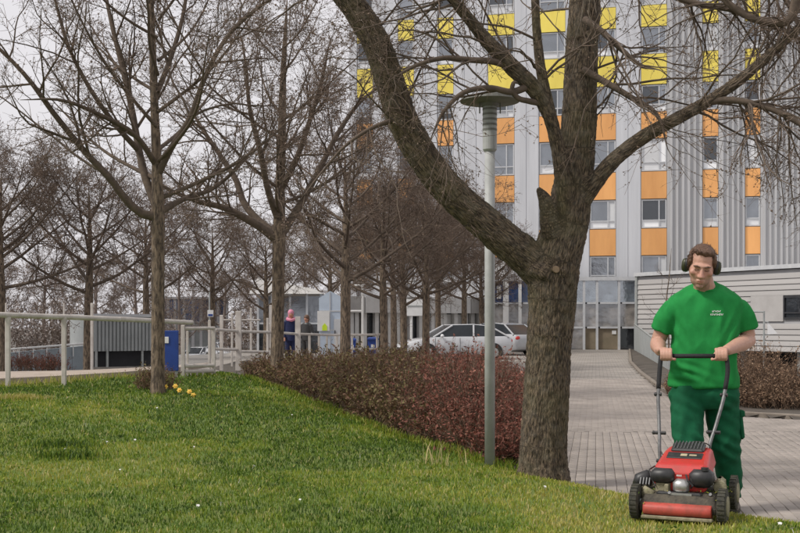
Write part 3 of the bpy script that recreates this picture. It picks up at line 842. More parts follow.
# --- two lindens on the lawn
def rnd_limbs(r, top, z0, z1, n, ln, r0, rise=0.9, az0=0.0):
    """limbs leaving a leader between two heights"""
    out = []
    for k in range(n):
        f = (k + 0.5 * r.random()) / n
        z = z0 + (z1 - z0) * f
        a = az0 + k * 2.399 + r.normal(0, 0.25)
        l = ln * (1 - 0.45 * f) * r.uniform(0.8, 1.15)
        p = Vector((top[0], top[1], z)); el = r.uniform(0.15, 0.45) + rise * 0.25 * f; pts = [p.copy()]; rad = [r0 * (1 - 0.5 * f)]
        m = 6
        for i in range(1, m):
            el += r.normal(0.11, 0.07); a += r.normal(0, 0.12)
            el = min(el, 1.35)
            p = p + Vector((math.cos(a) * math.cos(el), math.sin(a) * math.cos(el), math.sin(el))) * (l / (m - 1))
            pts.append(p.copy()); rad.append(r0 * (1 - 0.5 * f) * (1 - 0.85 * i / (m - 1)))
        out.append((pts, rad))
    return out

LV1 = [dict(n=10, ang=(0.5, 1.15), len=1.45, wig=0.12, up=(0, 0, 0.05), rmin=0.006, rmax=0.022),
       dict(n=8, ang=(0.5, 1.15), len=0.62, wig=0.15, up=(0, 0, 0.03), rmin=0.0036),
       dict(n=5, ang=(0.4, 1.2), len=0.28, wig=0.2, up=(0, 0, 0.0), rmin=0.0026)]
r1 = np.random.default_rng(5)
d1 = 15.0
b1 = at(158, 396, d1); b1.z = float(lawn_z(b1.x, b1.y)) - 0.02
tr1 = lim([(158, 399, 8.5, 0), (158, 390, 7.2, 0), (158, 330, 6.7, 0), (158, 260, 6.5, 0), (158, 212, 6.8, 0), (157, 170, 5.2, 0), (155, 120, 4.4, .02), (153, 60, 3.6, .04), (151, 0, 2.8, .06), (150, -70, 1.8, .1), (150, -130, .7, .1)], d1)
lb1 = [lim([(156, 217, 5, 0), (140, 213, 4.3, -.1), (127, 201, 4, -.2), (112, 181, 3.6, -.35), (85, 152, 3.2, -.5), (55, 115, 2.8, -.7), (25, 75, 2.2, -.9), (-5, 45, 1.7, -1), (-50, 10, .8, -1.1)], d1),
       lim([(157, 208, 4.5, 0), (146, 180, 4, .1), (139, 150, 3.6, .2), (132, 110, 3.2, .3), (123, 70, 2.8, .4), (113, 30, 2.2, .5), (103, -20, 1.6, .6), (95, -80, .8, .6)], d1),
       lim([(159, 212, 4.2, 0), (172, 205, 3.2, .2), (186, 198, 2.6, .4), (210, 190, 2.2, .7), (240, 165, 1.6, 1), (265, 130, .8, 1.2)], d1),
       lim([(158, 175, 3.8, 0), (170, 150, 3.3, -.15), (190, 118, 2.9, -.3), (203, 82, 2.6, -.4), (228, 36, 2.2, -.55), (262, 5, 1.7, -.7), (300, -15, .9, -.8)], d1),
       lim([(140, 152, 3, .2), (118, 128, 2.6, 0), (92, 92, 2.2, -.2), (70, 50, 1.8, -.4), (55, 0, 1.4, -.5), (40, -50, .8, -.6)], d1),
       lim([(156, 165, 3.2, 0), (135, 135, 2.6, -.4), (100, 115, 2.2, -.8), (60, 100, 1.6, -1.2), (20, 100, .8, -1.5)], d1),
       lim([(154, 100, 3, 0), (170, 60, 2.5, .3), (182, 20, 2, .5), (190, -30, 1.4, .7), (200, -80, .7, .8)], d1)]
lb1 += rnd_limbs(r1, (b1.x, d1), 2.8, 6.0, 13, 3.1, 0.034, az0=0.6)
tree_parts('linden_tree', 'tall bare tree beside the yellow flowers on the lawn, its left limb sweeping up', b1, tr1, lb1, r1, LV1, 'bare trees on and behind the lawn', 9000, 0.013)
d2 = 20.0
r2_ = np.random.default_rng(6)
b2 = at(278, 372, d2); b2.z = 0.02
tr2 = lim([(277, 378, 8, 0), (277, 366, 6.6, 0), (278, 310, 6.2, 0), (279, 240, 6.6, 0), (280, 190, 5, 0), (282, 130, 4.2, .05), (283, 80, 3.2, .1), (285, 40, 2.2, .1), (287, 0, 1.2, .1)], d2)
lb2 = [lim([(277, 240, 5, 0), (262, 228, 4.4, -.1), (245, 218, 3.9, -.2), (225, 208, 3.3, -.35), (200, 202, 2.6, -.5), (170, 190, 1.8, -.7), (140, 170, .9, -.9)], d2),
       lim([(278, 236, 4.6, 0), (258, 220, 3.8, .2), (245, 205, 3.4, .3), (236, 180, 3, .4), (222, 158, 2.5, .5), (203, 130, 1.9, .6), (185, 100, 1, .7)], d2),
       lim([(280, 236, 4.8, 0), (292, 218, 4, .1), (303, 200, 3.5, .2), (318, 172, 3, .4), (340, 130, 2.4, .6), (362, 100, 1.8, .8), (390, 80, .9, 1)], d2),
       lim([(279, 222, 3.8, 0), (268, 190, 3.2, -.3), (260, 150, 2.8, -.6), (250, 110, 2.2, -.8), (245, 60, 1.4, -1), (240, 30, .7, -1.1)], d2),
       lim([(281, 190, 3.4, 0), (296, 160, 2.9, -.2), (310, 120, 2.4, -.4), (322, 80, 1.8, -.6), (330, 40, 1, -.8)], d2)]
lb2 += rnd_limbs(r2_, (b2.x + .03, d2), 2.8, 6.4, 13, 3.2, 0.036, az0=2.0)
tree_parts('linden_tree', 'second tall bare tree, rising from the left end of the brown hedge', b2, tr2, lb2, r2_, LV1, 'bare trees on and behind the lawn', 11000, 0.016)

# --- the row of dense, low-crowned trees further back
LVM = [dict(n=10, ang=(0.5, 1.25), len=1.25, wig=0.13, up=(0, 0, 0.03), rmin=0.008, rmax=0.022),
       dict(n=8, ang=(0.5, 1.2), len=0.62, wig=0.16, up=(0, 0, -0.03), rmin=0.0052),
       dict(n=5, ang=(0.4, 1.2), len=0.28, wig=0.2, up=(0, 0, 0.0), rmin=0.0044)]
def mid_tree(seed, h0=2.6, ln=3.0, lean=0.3):
    r = np.random.default_rng(seed)
    tr = ([Vector((0, 0, -0.08)), Vector((0, 0, 0.1)), Vector((0.01, 0, 1.2)), Vector((0.02, 0.02, h0)), Vector((0.03, 0.04, h0 + 1.4)), Vector((0.0, 0.02, h0 + 2.8))], [0.16, 0.125, 0.112, 0.11, 0.06, 0.012])
    lb = rnd_limbs(r, (0, 0), h0 - 0.15, h0 + 2.4, 17, ln, 0.05, rise=1.2, az0=r.random() * 6)
    t = tree_parts('linden_tree', 'x', (0, 0, 0), tr, lb, r, LVM, 'bare trees on and behind the lawn', 6000, 0.018, mats=('bark', 'bark2', 'twig'), sides=(7, 5, 3, 3))
    return t
protos = [mid_tree(31, 2.3, 3.6), mid_tree(32, 2.2, 3.5), mid_tree(33, 2.1, 3.8)]
used = [False, False, False]
MIDS = [(345, 27.5, 0, 0.3, 1.12, 'small dense bare tree just left of the blue bin, with a slanting trunk'),
        (384, 31.5, 1, 1.7, 1.0, 'dense bare tree right of the blue bin, first of the trunk pair'),
        (404, 37.0, 2, 3.0, 1.0, 'thin bare tree left of the white sign board, second of the trunk pair'),
        (426, 34.0, 0, 4.1, 1.0, 'bare tree standing right before the bonnet of the white saloon car'),
        (464, 52.0, 1, 0.4, 1.15, 'far bare tree behind the roof of the white saloon car'),
        (482, 55.0, 2, 2.2, 1.1, 'far bare tree just left of the lamp post, behind the parked cars'),
        (2, 26.5, 1, 2.9, 1.0, 'bare tree at the left edge of the picture behind the railing'),
        (88, 28.0, 2, 5.2, 1.0, 'bare tree behind the railing just left of the grey shed'),
        (146, 44.0, 0, 1.1, 1.15, 'bare tree behind the grey shed, half hidden by the lawn tree'),
        (212, 46.0, 1, 4.4, 1.1, 'bare tree behind the white gate'),
        (266, 42.0, 2, 0.9, 0.95, 'bare tree behind the tall white fence post, left of the navy figure'),
        (394, 50.0, 1, 2.6, 1.25, 'far bare tree seen between the pair of trunks right of the blue bin'),
        (438, 57.0, 0, 0.9, 1.3, 'far bare tree rising behind the windscreen of the white saloon car'),
        (330, 60.0, 2, 3.9, 1.3, 'far bare tree whose crown spreads over the pale blue pavilion'),
        (-40, 31.0, 0, 2.0, 1.05, 'bare tree just outside the left edge, only its right twigs in view')]
for px, d_, k, a, s_, lab in MIDS:
    t = protos[k] if not used[k] else copy_tree(protos[k])
    used[k] = True
    x = (px - 400) / F * d_
    t.location = (x, d_, float(terr_z(x, d_)))
    t.rotation_euler = (0, 0, a); t.scale = (s_, s_, s_ * 0.98)
    t['label'] = lab

# --- far trees, one mesh family
LVF = [dict(n=9, ang=(0.4, 1.1), len=2.4, wig=0.12, up=(0, 0, 0.05), rmin=0.02, rmax=0.05),
       dict(n=9, ang=(0.4, 1.1), len=1.1, wig=0.15, up=(0, 0, 0.02), rmin=0.012),
       dict(n=3, ang=(0.4, 1.1), len=0.55, wig=0.2, up=(0, 0, 0.0), rmin=0.01)]
def far_tree(seed):
    r = np.random.default_rng(seed)
    tr = ([Vector((0, 0, -0.3)), Vector((0, 0, 1.5)), Vector((0.1, 0, 4)), Vector((0, 0.1, 8)), Vector((0, 0, 11))], [0.26, 0.2, 0.17, 0.1, 0.02])
    lb = rnd_limbs(r, (0, 0), 2.2, 8.5, 14, 5.0, 0.09, rise=1.5, az0=r.random() * 6)
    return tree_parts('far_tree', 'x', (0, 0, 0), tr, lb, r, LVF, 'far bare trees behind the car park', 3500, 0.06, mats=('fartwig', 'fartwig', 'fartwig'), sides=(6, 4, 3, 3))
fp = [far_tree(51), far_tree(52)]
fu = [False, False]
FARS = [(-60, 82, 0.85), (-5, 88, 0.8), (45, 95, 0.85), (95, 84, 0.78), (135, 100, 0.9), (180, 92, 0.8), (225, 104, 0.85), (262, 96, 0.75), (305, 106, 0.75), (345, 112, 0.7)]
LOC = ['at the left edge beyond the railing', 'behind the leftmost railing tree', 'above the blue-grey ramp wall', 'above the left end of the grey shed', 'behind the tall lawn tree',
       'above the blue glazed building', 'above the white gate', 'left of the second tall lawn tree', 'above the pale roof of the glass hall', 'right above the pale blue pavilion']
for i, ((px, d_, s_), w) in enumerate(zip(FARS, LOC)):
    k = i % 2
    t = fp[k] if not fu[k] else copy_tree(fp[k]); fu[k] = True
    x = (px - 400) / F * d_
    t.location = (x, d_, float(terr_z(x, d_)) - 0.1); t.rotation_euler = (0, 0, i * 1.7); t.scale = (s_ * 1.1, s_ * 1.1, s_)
    t['label'] = 'far pale bare tree ' + w

# ------------------------------------------------------------------ shrubs
M['leaf_brown'] = mat_attr('shrub_leaf', [(0.0, (0.075, 0.04, 0.026)), (0.4, (0.18, 0.095, 0.06)), (0.65, (0.155, 0.13, 0.05)), (0.85, (0.2, 0.18, 0.07)), (1.0, (0.4, 0.31, 0.19))], rough=0.7, trans=0.15)
M['leaf_red'] = mat_attr('red_shrub_leaf', [(0.0, (0.08, 0.03, 0.022)), (0.4, (0.18, 0.065, 0.047)), (0.75, (0.28, 0.11, 0.08)), (1.0, (0.42, 0.2, 0.14))], rough=0.7, trans=0.15)
M['leaf_tan'] = mat_attr('bare_shrub_twig', [(0.0, (0.1, 0.06, 0.04)), (0.5, (0.26, 0.165, 0.105)), (1.0, (0.42, 0.3, 0.2))], rough=0.8, trans=0.1)
M['stem'] = mat('shrub_stem', (0.2, 0.135, 0.09), (0.1, 0.065, 0.045), 0.9, 20)

def leaf_cloud(r, c, size, tone):
    """folded leaf quads at points c"""
    n = len(c)
    a = r.normal(size=(n, 3)); a /= np.linalg.norm(a, axis=1, keepdims=True)
    b = r.normal(size=(n, 3)); b -= a * (a * b).sum(1, keepdims=True); b /= np.linalg.norm(b, axis=1, keepdims=True)
    s = size[:, None]
    V = np.stack([c - a * s, c + b * s * 0.42, c + a * s, c - b * s * 0.42], 1)
    V[:, 2] += np.cross(a, b) * s * 0.3
    i = np.arange(n)[:, None] * 4
    T = np.concatenate([i + np.array([[0, 1, 2]]), i + np.array([[0, 2, 3]])], 0)
    return V.reshape(-1, 3), T, np.repeat(tone, 4)

def shrub(name, label, cat, r, spots, hfun, n_stem, n_leaf, leaf, mleaf, zfun, group=None, lean=0.35, tone_mu=0.5, stem_len=1.0, tw=3, droop=0.0, inner=0.45):
    """spots(n) -> x, y of stems; hfun(x, y) -> height of the foliage top"""
    x, y = spots(n_stem)
    h = hfun(x, y) * r.uniform(0.75, 1.12, len(x)); z = zfun(x, y)
    ok = h > 0.05; x, y, h, z = x[ok], y[ok], h[ok], z[ok]
    base = (float(x.mean()), float(y.mean()), float(z.mean()))
    t = empty(name, base); tag(t, label, cat, group)
    off = np.array(base)
    n = len(x); m = 5
    P = np.empty((n, m, 3)); P[:, 0] = np.stack([x, y, z - 0.02], -1)
    d = np.stack([r.normal(0, lean, n), r.normal(0, lean, n), np.ones(n)], -1); d /= np.linalg.norm(d, axis=1, keepdims=True)
    for k in range(1, m):
        d = d + r.normal(0, 0.14, (n, 3)) + np.array([0, 0, 0.03 - droop * k]); d /= np.linalg.norm(d, axis=1, keepdims=True)
        P[:, k] = P[:, k - 1] + d * (h * stem_len / (m - 1))[:, None]
    Rd = np.linspace(0.006, 0.0025, m)[None] * r.uniform(0.7, 1.4, n)[:, None]
    P2, R2 = spawn(r, P, Rd, tw, 0.25, 1.0, (0.3, 1.0), 0.26, 4, 0.2, (0, 0, 0.02), 0.7, 0.0018, 0.004, lenfall=0.2)
    vq = merge([tubes(P, Rd, 3), tubes(P2[:, ::3] if len(P2) > 6000 else P2, R2[:, ::3] if len(P2) > 6000 else R2, 3)])
    link('stems', np_mesh('stems', vq[0] - off, quads=vq[1], mat=M['stem']), t, kind='stuff')
    B = len(P2); b = r.integers(0, B, n_leaf); f = r.random(n_leaf) * 3; i = np.minimum(f.astype(int), 2); q = (f - i)[:, None]
    c = P2[b, i] * (1 - q) + P2[b, i + 1] * q + r.normal(0, 0.012, (n_leaf, 3))
    tone = np.clip(tone_mu + 0.28 * fbm(c[:, 0], c[:, 1] + c[:, 2], 3.0, 4) + r.normal(0, 0.2, n_leaf), 0, 1)
    v, tr, tn = leaf_cloud(r, c, r.uniform(leaf[0], leaf[1], n_leaf), tone)
    link('foliage', np_mesh('foliage', v - off, tris=tr, mat=M[mleaf], attrs={'tone': tn}), t, kind='stuff')
    return t

rs = np.random.default_rng(77)
def hedge_z(x, y):
    ex = np.interp(y, EY, EX)
    return np.maximum(lawn_z(np.minimum(x, ex), y) - 0.02 - 0.03 * np.clip(x - ex, 0, 4), GZ + 0.02)
def bedpick(lo, hi, y0, y1):
    def f(n):
        y = y0 * (y1 / y0) ** rs.random(n * 3)
        a = np.interp(y, EY, EX) + 0.12; b = np.minimum(np.interp(y, [9.4, 12, 16, 22, 26], [0.95, 1.36, 1.85, 2.55, 2.5]), 3)
        x = a + (b - a) * rs.random(n * 3) ** 1.3
        px = 400 + F * x / y + rs.normal(0, 12, n * 3)
        k = (px > lo) & (px < hi)
        return x[k][:n], y[k][:n]
    return f
def bed_h(x, y):
    v = x - np.interp(y, EY, EX)
    top = np.interp(y, [9.3, 10.5, 13, 17, 22], [0.74, 0.9, 0.88, 0.72, 0.48])
    w = np.interp(y, [9.4, 12, 16, 22, 26], [0.95, 1.36, 1.85, 2.55, 2.5]) - x
    return top * (0.42 + 0.58 * nss(0.05, 0.75, v)) * (0.4 + 0.6 * nss(0.0, 0.6, w)) * (1 + 0.6 * fbm(x, y, 1.7, 9))
shrub('brown_hedge', 'low brown-green leafy hedge running along the lawn crest, left part of the bed', 'hedge', rs, bedpick(150, 428, 9.8, 22), bed_h, 2200, 56000, (0.014, 0.034), 'leaf_brown', hedge_z, tone_mu=0.5)
shrub('red_hedge', 'dense dark-red shrub mass between the brown hedge and the big forked tree', 'hedge', rs, bedpick(428, 560, 10.0, 22), lambda x, y: bed_h(x, y) * 1.06, 2400, 62000, (0.01, 0.026), 'leaf_red', hedge_z, tone_mu=0.55, tw=4)

def blob(cx, cy, rx, ry):
    def f(n):
        a = rs.random(n) * 2 * np.pi; q = np.sqrt(rs.random(n))
        return cx + rx * q * np.cos(a), cy + ry * q * np.sin(a)
    return f
def dome(cx, cy, rx, ry, h):
    return lambda x, y: h * np.sqrt(np.clip(1.05 - ((x - cx) / rx) ** 2 - ((y - cy) / ry) ** 2, 0.1, 1))
bedz = lambda x, y: x * 0 + GZ + 0.05
for (px, d_, rx, h, lab) in ((757, 17.6, 0.8, 0.98, 'tall bare brown shrub right behind the man, tallest in the kerbed bed'),
                             (790, 17.2, 0.75, 0.55, 'low bare brown shrub at the right edge of the picture in the kerbed bed'),
                             (835, 17.4, 0.8, 0.62, 'bare brown shrub at the far right end of the kerbed bed'),
                             (722, 18.2, 0.7, 0.72, 'bare brown shrub hidden behind the man, nearest the drive'),
                             (700, 20.5, 0.6, 0.45, 'small tawny shrub behind the left arm of the man near the ramp wall')):
    cx = (px - 400) / F * d_
    shrub('bare_shrub', lab, 'shrub', rs, blob(cx, d_, rx, 0.8), dome(cx, d_, rx, 0.8, h), 330, 11000, (0.009, 0.024), 'leaf_tan', bedz, 'bare brown shrubs in the kerbed bed', lean=0.3, tw=5, tone_mu=0.45)
lz = lambda x, y: lawn_z(x, y)
for (px, d_, rx, h, name, lab) in ((155, 15.7, 0.24, 0.3, 'small_shrub', 'small round dark shrub hugging the foot of the tall lawn tree'),
                                   (258, 21.0, 0.3, 0.36, 'small_shrub', 'small olive shrub at the left tip of the long brown hedge')):
    cx = (px - 400) / F * d_
    shrub(name, lab, 'shrub', rs, blob(cx, d_, rx, 0.25), dome(cx, d_, rx, 0.25, h), 90, 2200, (0.01, 0.022), 'leaf_brown', lz, lean=0.4, tone_mu=0.45)
# low red ground shrub beside the ramp, far left
cx, cy = (32 - 400) / F * 27, 27.0
shrub('red_ground_shrub', 'low strip of red-brown shrub in front of the blue-grey ramp wall', 'shrub', rs, blob(cx, cy, 0.9, 0.5), dome(cx, cy, .9, .5, 0.42), 220, 4200, (0.012, 0.024), 'leaf_red', lambda x, y: x * 0 + 0.1, tone_mu=0.45)
# pale leafless thicket far behind the railing
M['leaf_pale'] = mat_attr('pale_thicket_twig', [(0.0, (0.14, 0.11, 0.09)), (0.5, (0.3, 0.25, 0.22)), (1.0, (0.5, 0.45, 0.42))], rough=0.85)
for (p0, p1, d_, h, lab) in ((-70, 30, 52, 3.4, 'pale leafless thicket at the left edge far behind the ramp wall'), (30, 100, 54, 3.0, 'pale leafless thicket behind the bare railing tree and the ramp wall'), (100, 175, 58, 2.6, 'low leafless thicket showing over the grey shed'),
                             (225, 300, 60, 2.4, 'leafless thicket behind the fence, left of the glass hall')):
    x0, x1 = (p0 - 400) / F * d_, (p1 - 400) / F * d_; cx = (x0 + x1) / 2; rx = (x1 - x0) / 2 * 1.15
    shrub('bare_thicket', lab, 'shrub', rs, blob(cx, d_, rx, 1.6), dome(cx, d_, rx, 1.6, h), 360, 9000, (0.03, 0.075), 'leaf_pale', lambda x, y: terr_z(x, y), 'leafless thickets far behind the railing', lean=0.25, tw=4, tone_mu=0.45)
# bare sapling by the siding building, behind the man
cs = at(668, 352, 33.0); cs.z = GZ
rsap = np.random.default_rng(8)
tree_parts('bare_sapling', 'thin bare sapling left of the head of the man, before the pale siding', cs,
           ([cs, cs + Vector((0.02, 0, 0.9)), cs + Vector((-0.05, 0, 1.9)), cs + Vector((0.05, 0, 2.9)), cs + Vector((0.1, 0, 3.6))], [0.03, 0.026, 0.02, 0.013, 0.005]),
           rnd_limbs(rsap, (cs.x, cs.y), 0.9, 2.7, 7, 1.3, 0.013, az0=1.0), rsap,
           [dict(n=4, ang=(0.4, 0.9), len=0.5, wig=0.1, up=(0, 0, 0.05), rmin=0.005), dict(n=3, ang=(0.4, 1), len=0.25, wig=0.1, up=(0, 0, 0.03), rmin=0.0035)], mats=('bark', 'bark2', 'twig'))

# ------------------------------------------------------------------ flowers, daisies, long grass
def daffodil(i, px, py, d_, lab):
    x = (px - 400) / F * d_; z = float(lawn_z(x, d_)); top = at(px, py, d_)
    f = empty('daffodil', (x, d_, z)); tag(f, lab, 'flower', 'yellow daffodils at the foot of the lawn tree')
    b = MB(); b.tube([Vector((x, d_, z - 0.02)), Vector((x + .01, d_ - .01, z + 0.6 * (top.z - z))), Vector((top.x, d_ - .03, top.z))], 0.004, 6); b.build('stalk', M['stemgreen'], f)
    for k in range(4):
        a = k * 1.6 + i; hh = (top.z - z) * random.uniform(0.7, 1.1)
        b = MB(); w = Vector((math.cos(a + 1.57), math.sin(a + 1.57), 0)) * 0.008; l = Vector((math.cos(a), math.sin(a), 0))
        p0 = Vector((x, d_, z - 0.01)); p1 = p0 + l * 0.04 + Vector((0, 0, hh * 0.7)); p2 = p0 + l * 0.12 + Vector((0, 0, hh))
        b.add([p0 - w, p0 + w, p1 + w, p1 - w, p2], [(0, 1, 2, 3), (3, 2, 4)]); b.build('leaf', M['stemgreen'], f)
    c = Vector((top.x, d_ - .04, top.z)); n = Vector((0.2 * math.sin(i * 2), -0.9, 0.35)).normalized()
    u = n.cross(Vector((0, 0, 1))).normalized(); w = u.cross(n)
    for k in range(6):
        a = k * math.pi / 3 + i
        e = u * math.cos(a) + w * math.sin(a); s = u * -math.sin(a) + w * math.cos(a)
        b = MB(); b.add([c, c + e * .022 + s * .014 + n * .005, c + e * .04 + n * .002, c + e * .022 - s * .014 + n * .005, c + e * .022 + n * .009], [(0, 1, 4), (0, 4, 3), (1, 2, 4), (4, 2, 3)])
        b.build('petal', M['petal'], f)
    b = MB(); b.tube([c, c + n * .022, c + n * .034], [.009, .011, .015], 10); b.build('trumpet', M['petal'], f)
for i, (px, py, lab) in enumerate(((166, 386.5, 'leftmost yellow daffodil, close against the lawn tree trunk'), (176, 386, 'yellow daffodil set a little back, second from the tree trunk'),
                                   (180, 390, 'low yellow daffodil in the middle of the clump'), (190, 391.5, 'yellow daffodil on the right side of the clump, higher bloom'), (194, 395, 'lowest, rightmost yellow daffodil of the clump'))):
    daffodil(i, px, py, 15.05 - 0.05 * i, lab)

def tufts(name, label, spots, r, n, hh, tone, group=None):
    x0 = np.array([s[0] for s in spots]); y0 = np.array([s[1] for s in spots])
    k = r.integers(0, len(spots), n); sp = np.array([s[2] for s in spots])[k]
    x = x0[k] + r.normal(0, 1, n) * sp; y = y0[k] + r.normal(0, 1, n) * sp * 0.5; z = lawn_z(x, y)
    h = r.uniform(*hh, n); a = r.uniform(0, 6.28, n); la = r.uniform(0, 6.28, n); ln = h * r.uniform(0.1, 0.8, n); w = r.uniform(.002, .005, n)
    bx, by = np.cos(a) * w, np.sin(a) * w; tx, ty = np.cos(la) * ln, np.sin(la) * ln
    V = np.stack([np.stack([x - bx, y - by, z - .01], -1), np.stack([x + bx, y + by, z - .01], -1), np.stack([x + bx + tx * .35, y + by + ty * .35, z + h * .6], -1), np.stack([x - bx + tx * .35, y - by + ty * .35, z + h * .6], -1), np.stack([x + tx, y + ty, z + h], -1)], 1)
    i = np.arange(n) * 5
    o = link(name, np_mesh(name, V.reshape(-1, 3), quads=np.stack([i, i + 1, i + 2, i + 3], -1), tris=np.stack([i + 3, i + 2, i + 4], -1), mat=M['grass'], attrs={'tone': np.repeat(np.clip(r.normal(tone, .18, n), 0, 1), 5)}))
    tag(o, label, 'grass', group, 'stuff')
rg = np.random.default_rng(91)
fs = [(x, float(fence_y(x)) + 0.1, 0.22) for x in np.linspace(-7, -4.2, 12)]
tufts('long_grass', 'tall pale weeds and long grass along the foot of the railing', fs, rg, 2000, (0.03, 0.13), 0.6)
es = [(float(np.interp(y, EY, EX)) - 0.03, y, 0.07) for y in np.linspace(9.5, 21, 50)]
tufts('border_grass', 'longer grass fringe along the foot of the hedge', es, rg, 3500, (0.03, 0.1), 0.4)
p_ = at(430, 460, 9.9)
tufts('dry_stalks', 'few dry pale stalks standing in the grass before the lamp post', [(p_.x, 9.6, .05), (p_.x + .16, 9.5, .08)], rg, 26, (0.1, 0.24), 1.0)
# dark molehill-like rough tufts left
for (px, py, n) in ((62, 440, 500), (70, 447, 500), (20, 410, 700)):
    d_ = (CAMZ - 0.18) * F / (py - HOR); x = (px - 400) / F * d_
    tufts('rough_tuft', {62: 'dark ragged grass tuft at the left of the lawn', 70: 'second dark grass tuft just below the first at the left', 20: 'brownish rough grass strip near the left edge of the lawn'}[px], [(x, d_, 0.16)], rg, n, (0.03, 0.075), 0.12 if px != 20 else 0.75)
dm = MB()
for k in range(5):
    a = k * 1.2566; e = Vector((math.cos(a), math.sin(a), 0)); s = Vector((-math.sin(a), math.cos(a), 0))
    dm.add([Vector((0, 0, 0)), e * .009 + s * .007 + Vector((0, 0, .004)), e * .017, e * .009 - s * .007 + Vector((0, 0, .004))], [(0, 1, 2, 3)])
dm.tube([Vector((0, 0, -.04)), Vector((0, 0, 0))], .0015, 4)
# broad-leaved weeds in the rough part of the lawn
nw_ = 5200; wy = 4.8 * (15 / 4.8) ** rg.random(nw_); wx_ = (rg.random(nw_) * 2 - 1) * (0.39 * wy + .8)
kk = on_lawn(wx_ + .1, wy) & (fbm(wx_, wy, 3.2, 31) + .55 * fbm(wx_, wy, .9, 32) - .12 * wx_ > .22); wx_, wy = wx_[kk], wy[kk]
wc = np.stack([wx_, wy, lawn_z(wx_, wy) + rg.uniform(.006, .026, len(wx_))], -1)
wc = (wc[:, None] + np.concatenate([rg.normal(0, .018, (len(wx_), 5, 2)), rg.normal(0, .004, (len(wx_), 5, 1))], -1)).reshape(-1, 3)
v, tr, tn = leaf_cloud(rg, wc, rg.uniform(.008, .018, len(wc)), np.clip(rg.normal(.2, .12, len(wc)), 0, 1))
o = link('clover', np_mesh('clover', v, tris=tr, mat=M['grass'], attrs={'tone': tn})); tag(o, 'patches of low broad-leaved weeds in the rough left part of the lawn', 'weeds', kind='stuff')
dme = dm.mesh('daisy', M['daisy'])
DA = [(52, 431), (68, 396), (65, 449), (103, 440), (107, 442), (194, 447), (190, 454), (221, 503), (198, 506), (157, 408), (292, 415), (340, 509), (254, 466), (85, 421), (135, 440), (150, 412), (167, 444), (240, 480), (780, 524), (792, 529), (120, 470), (300, 500), (545, 487), (360, 455)]
for px, py in DA:
    d_ = 9.0
    for _ in range(8):
        x = (px - 400) / F * d_; d_ = (CAMZ - float(lawn_z(x, d_)) - 0.03) * F / (py - HOR)
    x = (px - 400) / F * d_
    if not bool(on_lawn(np.array(x), np.array(d_))): continue
    o = link('daisy', dme, None, (x, d_, float(lawn_z(x, d_)) + 0.034), random.random() * 6, (random.uniform(.5, .95),) * 3)
    o.rotation_euler = (R(-25), R(random.uniform(-20, 20)), random.random() * 6)
    tag(o, 'tiny white daisy in the mown lawn', 'flower', 'white daisies scattered in the lawn')

# ------------------------------------------------------------------ facade helper: a wall seen in the photograph, in its own frame
class Wall:
    """local x runs along the wall, local -y out of it; the Empty stands at the wall's foot"""
    def __init__(s, A, B, z0):
        s.A = Vector((A[0], A[1])); e = Vector((B[0] - A[0], B[1] - A[1])); s.L = e.length; s.e = e / s.L; s.z0 = z0
        s.rz = math.atan2(s.e.y, s.e.x)
    def x(s, px):
        k = (px - 400) / F
        return (k * s.A.y - s.A.x) / (s.e.x - k * s.e.y)
    def z(s, px, py):
        d = s.A.y + s.x(px) * s.e.y
        return CAMZ + (HOR - py) / F * d - s.z0
    def empty(s, name):
        return empty(name, (s.A.x, s.A.y, s.z0), s.rz)

def lbox(name, m, parent, x0, x1, y0, y1, z0, z1, bevel=0.0):
    b = MB(); c = ((x0 + x1) / 2, (y0 + y1) / 2, (z0 + z1) / 2); sz = (abs(x1 - x0), abs(y1 - y0), abs(z1 - z0))
    if bevel: b.cbox(c, sz, bevel)
    else: b.box(c, sz)
    return b.build(name, m, parent, local=True)

# ------------------------------------------------------------------ the tall clad building
TH = R(12.8)
P0 = at(640, 300, 62.0)
FW = Wall((P0.x, P0.y), (P0.x + math.cos(TH), P0.y - math.sin(TH)), GZ - 0.1)
tower = FW.empty('clad_building'); tag(tower, 'tall grey metal-clad building with yellow and orange panels between its windows', 'building')
ZT = 33.0
cols = [(357, 373, 0), (398, 414, 0), (437.5, 453.5, 0), (488, 514.5, 1), (539, 565.5, 1), (589.5, 616, 1), (641, 667, 1), (702.5, 718.5, 0), (745, 760.5, 0)]
xl, xr = FW.x(349), FW.x(1010)
lbox('wall', M['wallback'], tower, xl + 0.02, xr - 0.02, 0.16, 18, 0, ZT - 0.05)
CX = [(FW.x(a), FW.x(b), w) for a, b, w in cols]
# extra columns that go on beyond the frame at the right
step = CX[-1][0] - CX[-2][0]
for k in (2, 3): CX.append((CX[8][0] + k * step * 1.02, CX[8][1] + k * step * 1.02, 0))
def strip(x0, x1, pitch, depth, m):
    n = max(1, round((x1 - x0) / pitch)); p = (x1 - x0) / n
    pts = []
    for i in range(n):
        a = x0 + i * p
        pts += [(a, 0.0), (a + p * 0.5, 0.0), (a + p * 0.58, -depth), (a + p * 0.92, -depth)] if depth > 0.03 else [(a, 0.0), (a + p * 0.94, 0.0), (a + p * 0.955, 0.03), (a + p * 0.985, 0.03)]
    pts.append((x1, 0.0))
    b = MB()
    back = [(x1, 0.17), (x0, 0.17)]
    ring = [Vector((x, y, 0.02)) for x, y in pts + back]; ring2 = [Vector((x, y, ZT)) for x, y in pts + back]
    b.rings([ring, ring2], cap=False)
    b.build('cladding_panel', m, tower, local=True)
edges = [xl] + [v for c in CX for v in c[:2]] + [xr]
for i in range(0, len(edges), 2):
    ribbed = i // 2 >= 7
    strip(edges[i], edges[i + 1], 0.30 if ribbed else 0.62, 0.11 if ribbed else 0.02, M['clad2'] if ribbed else M['clad'])
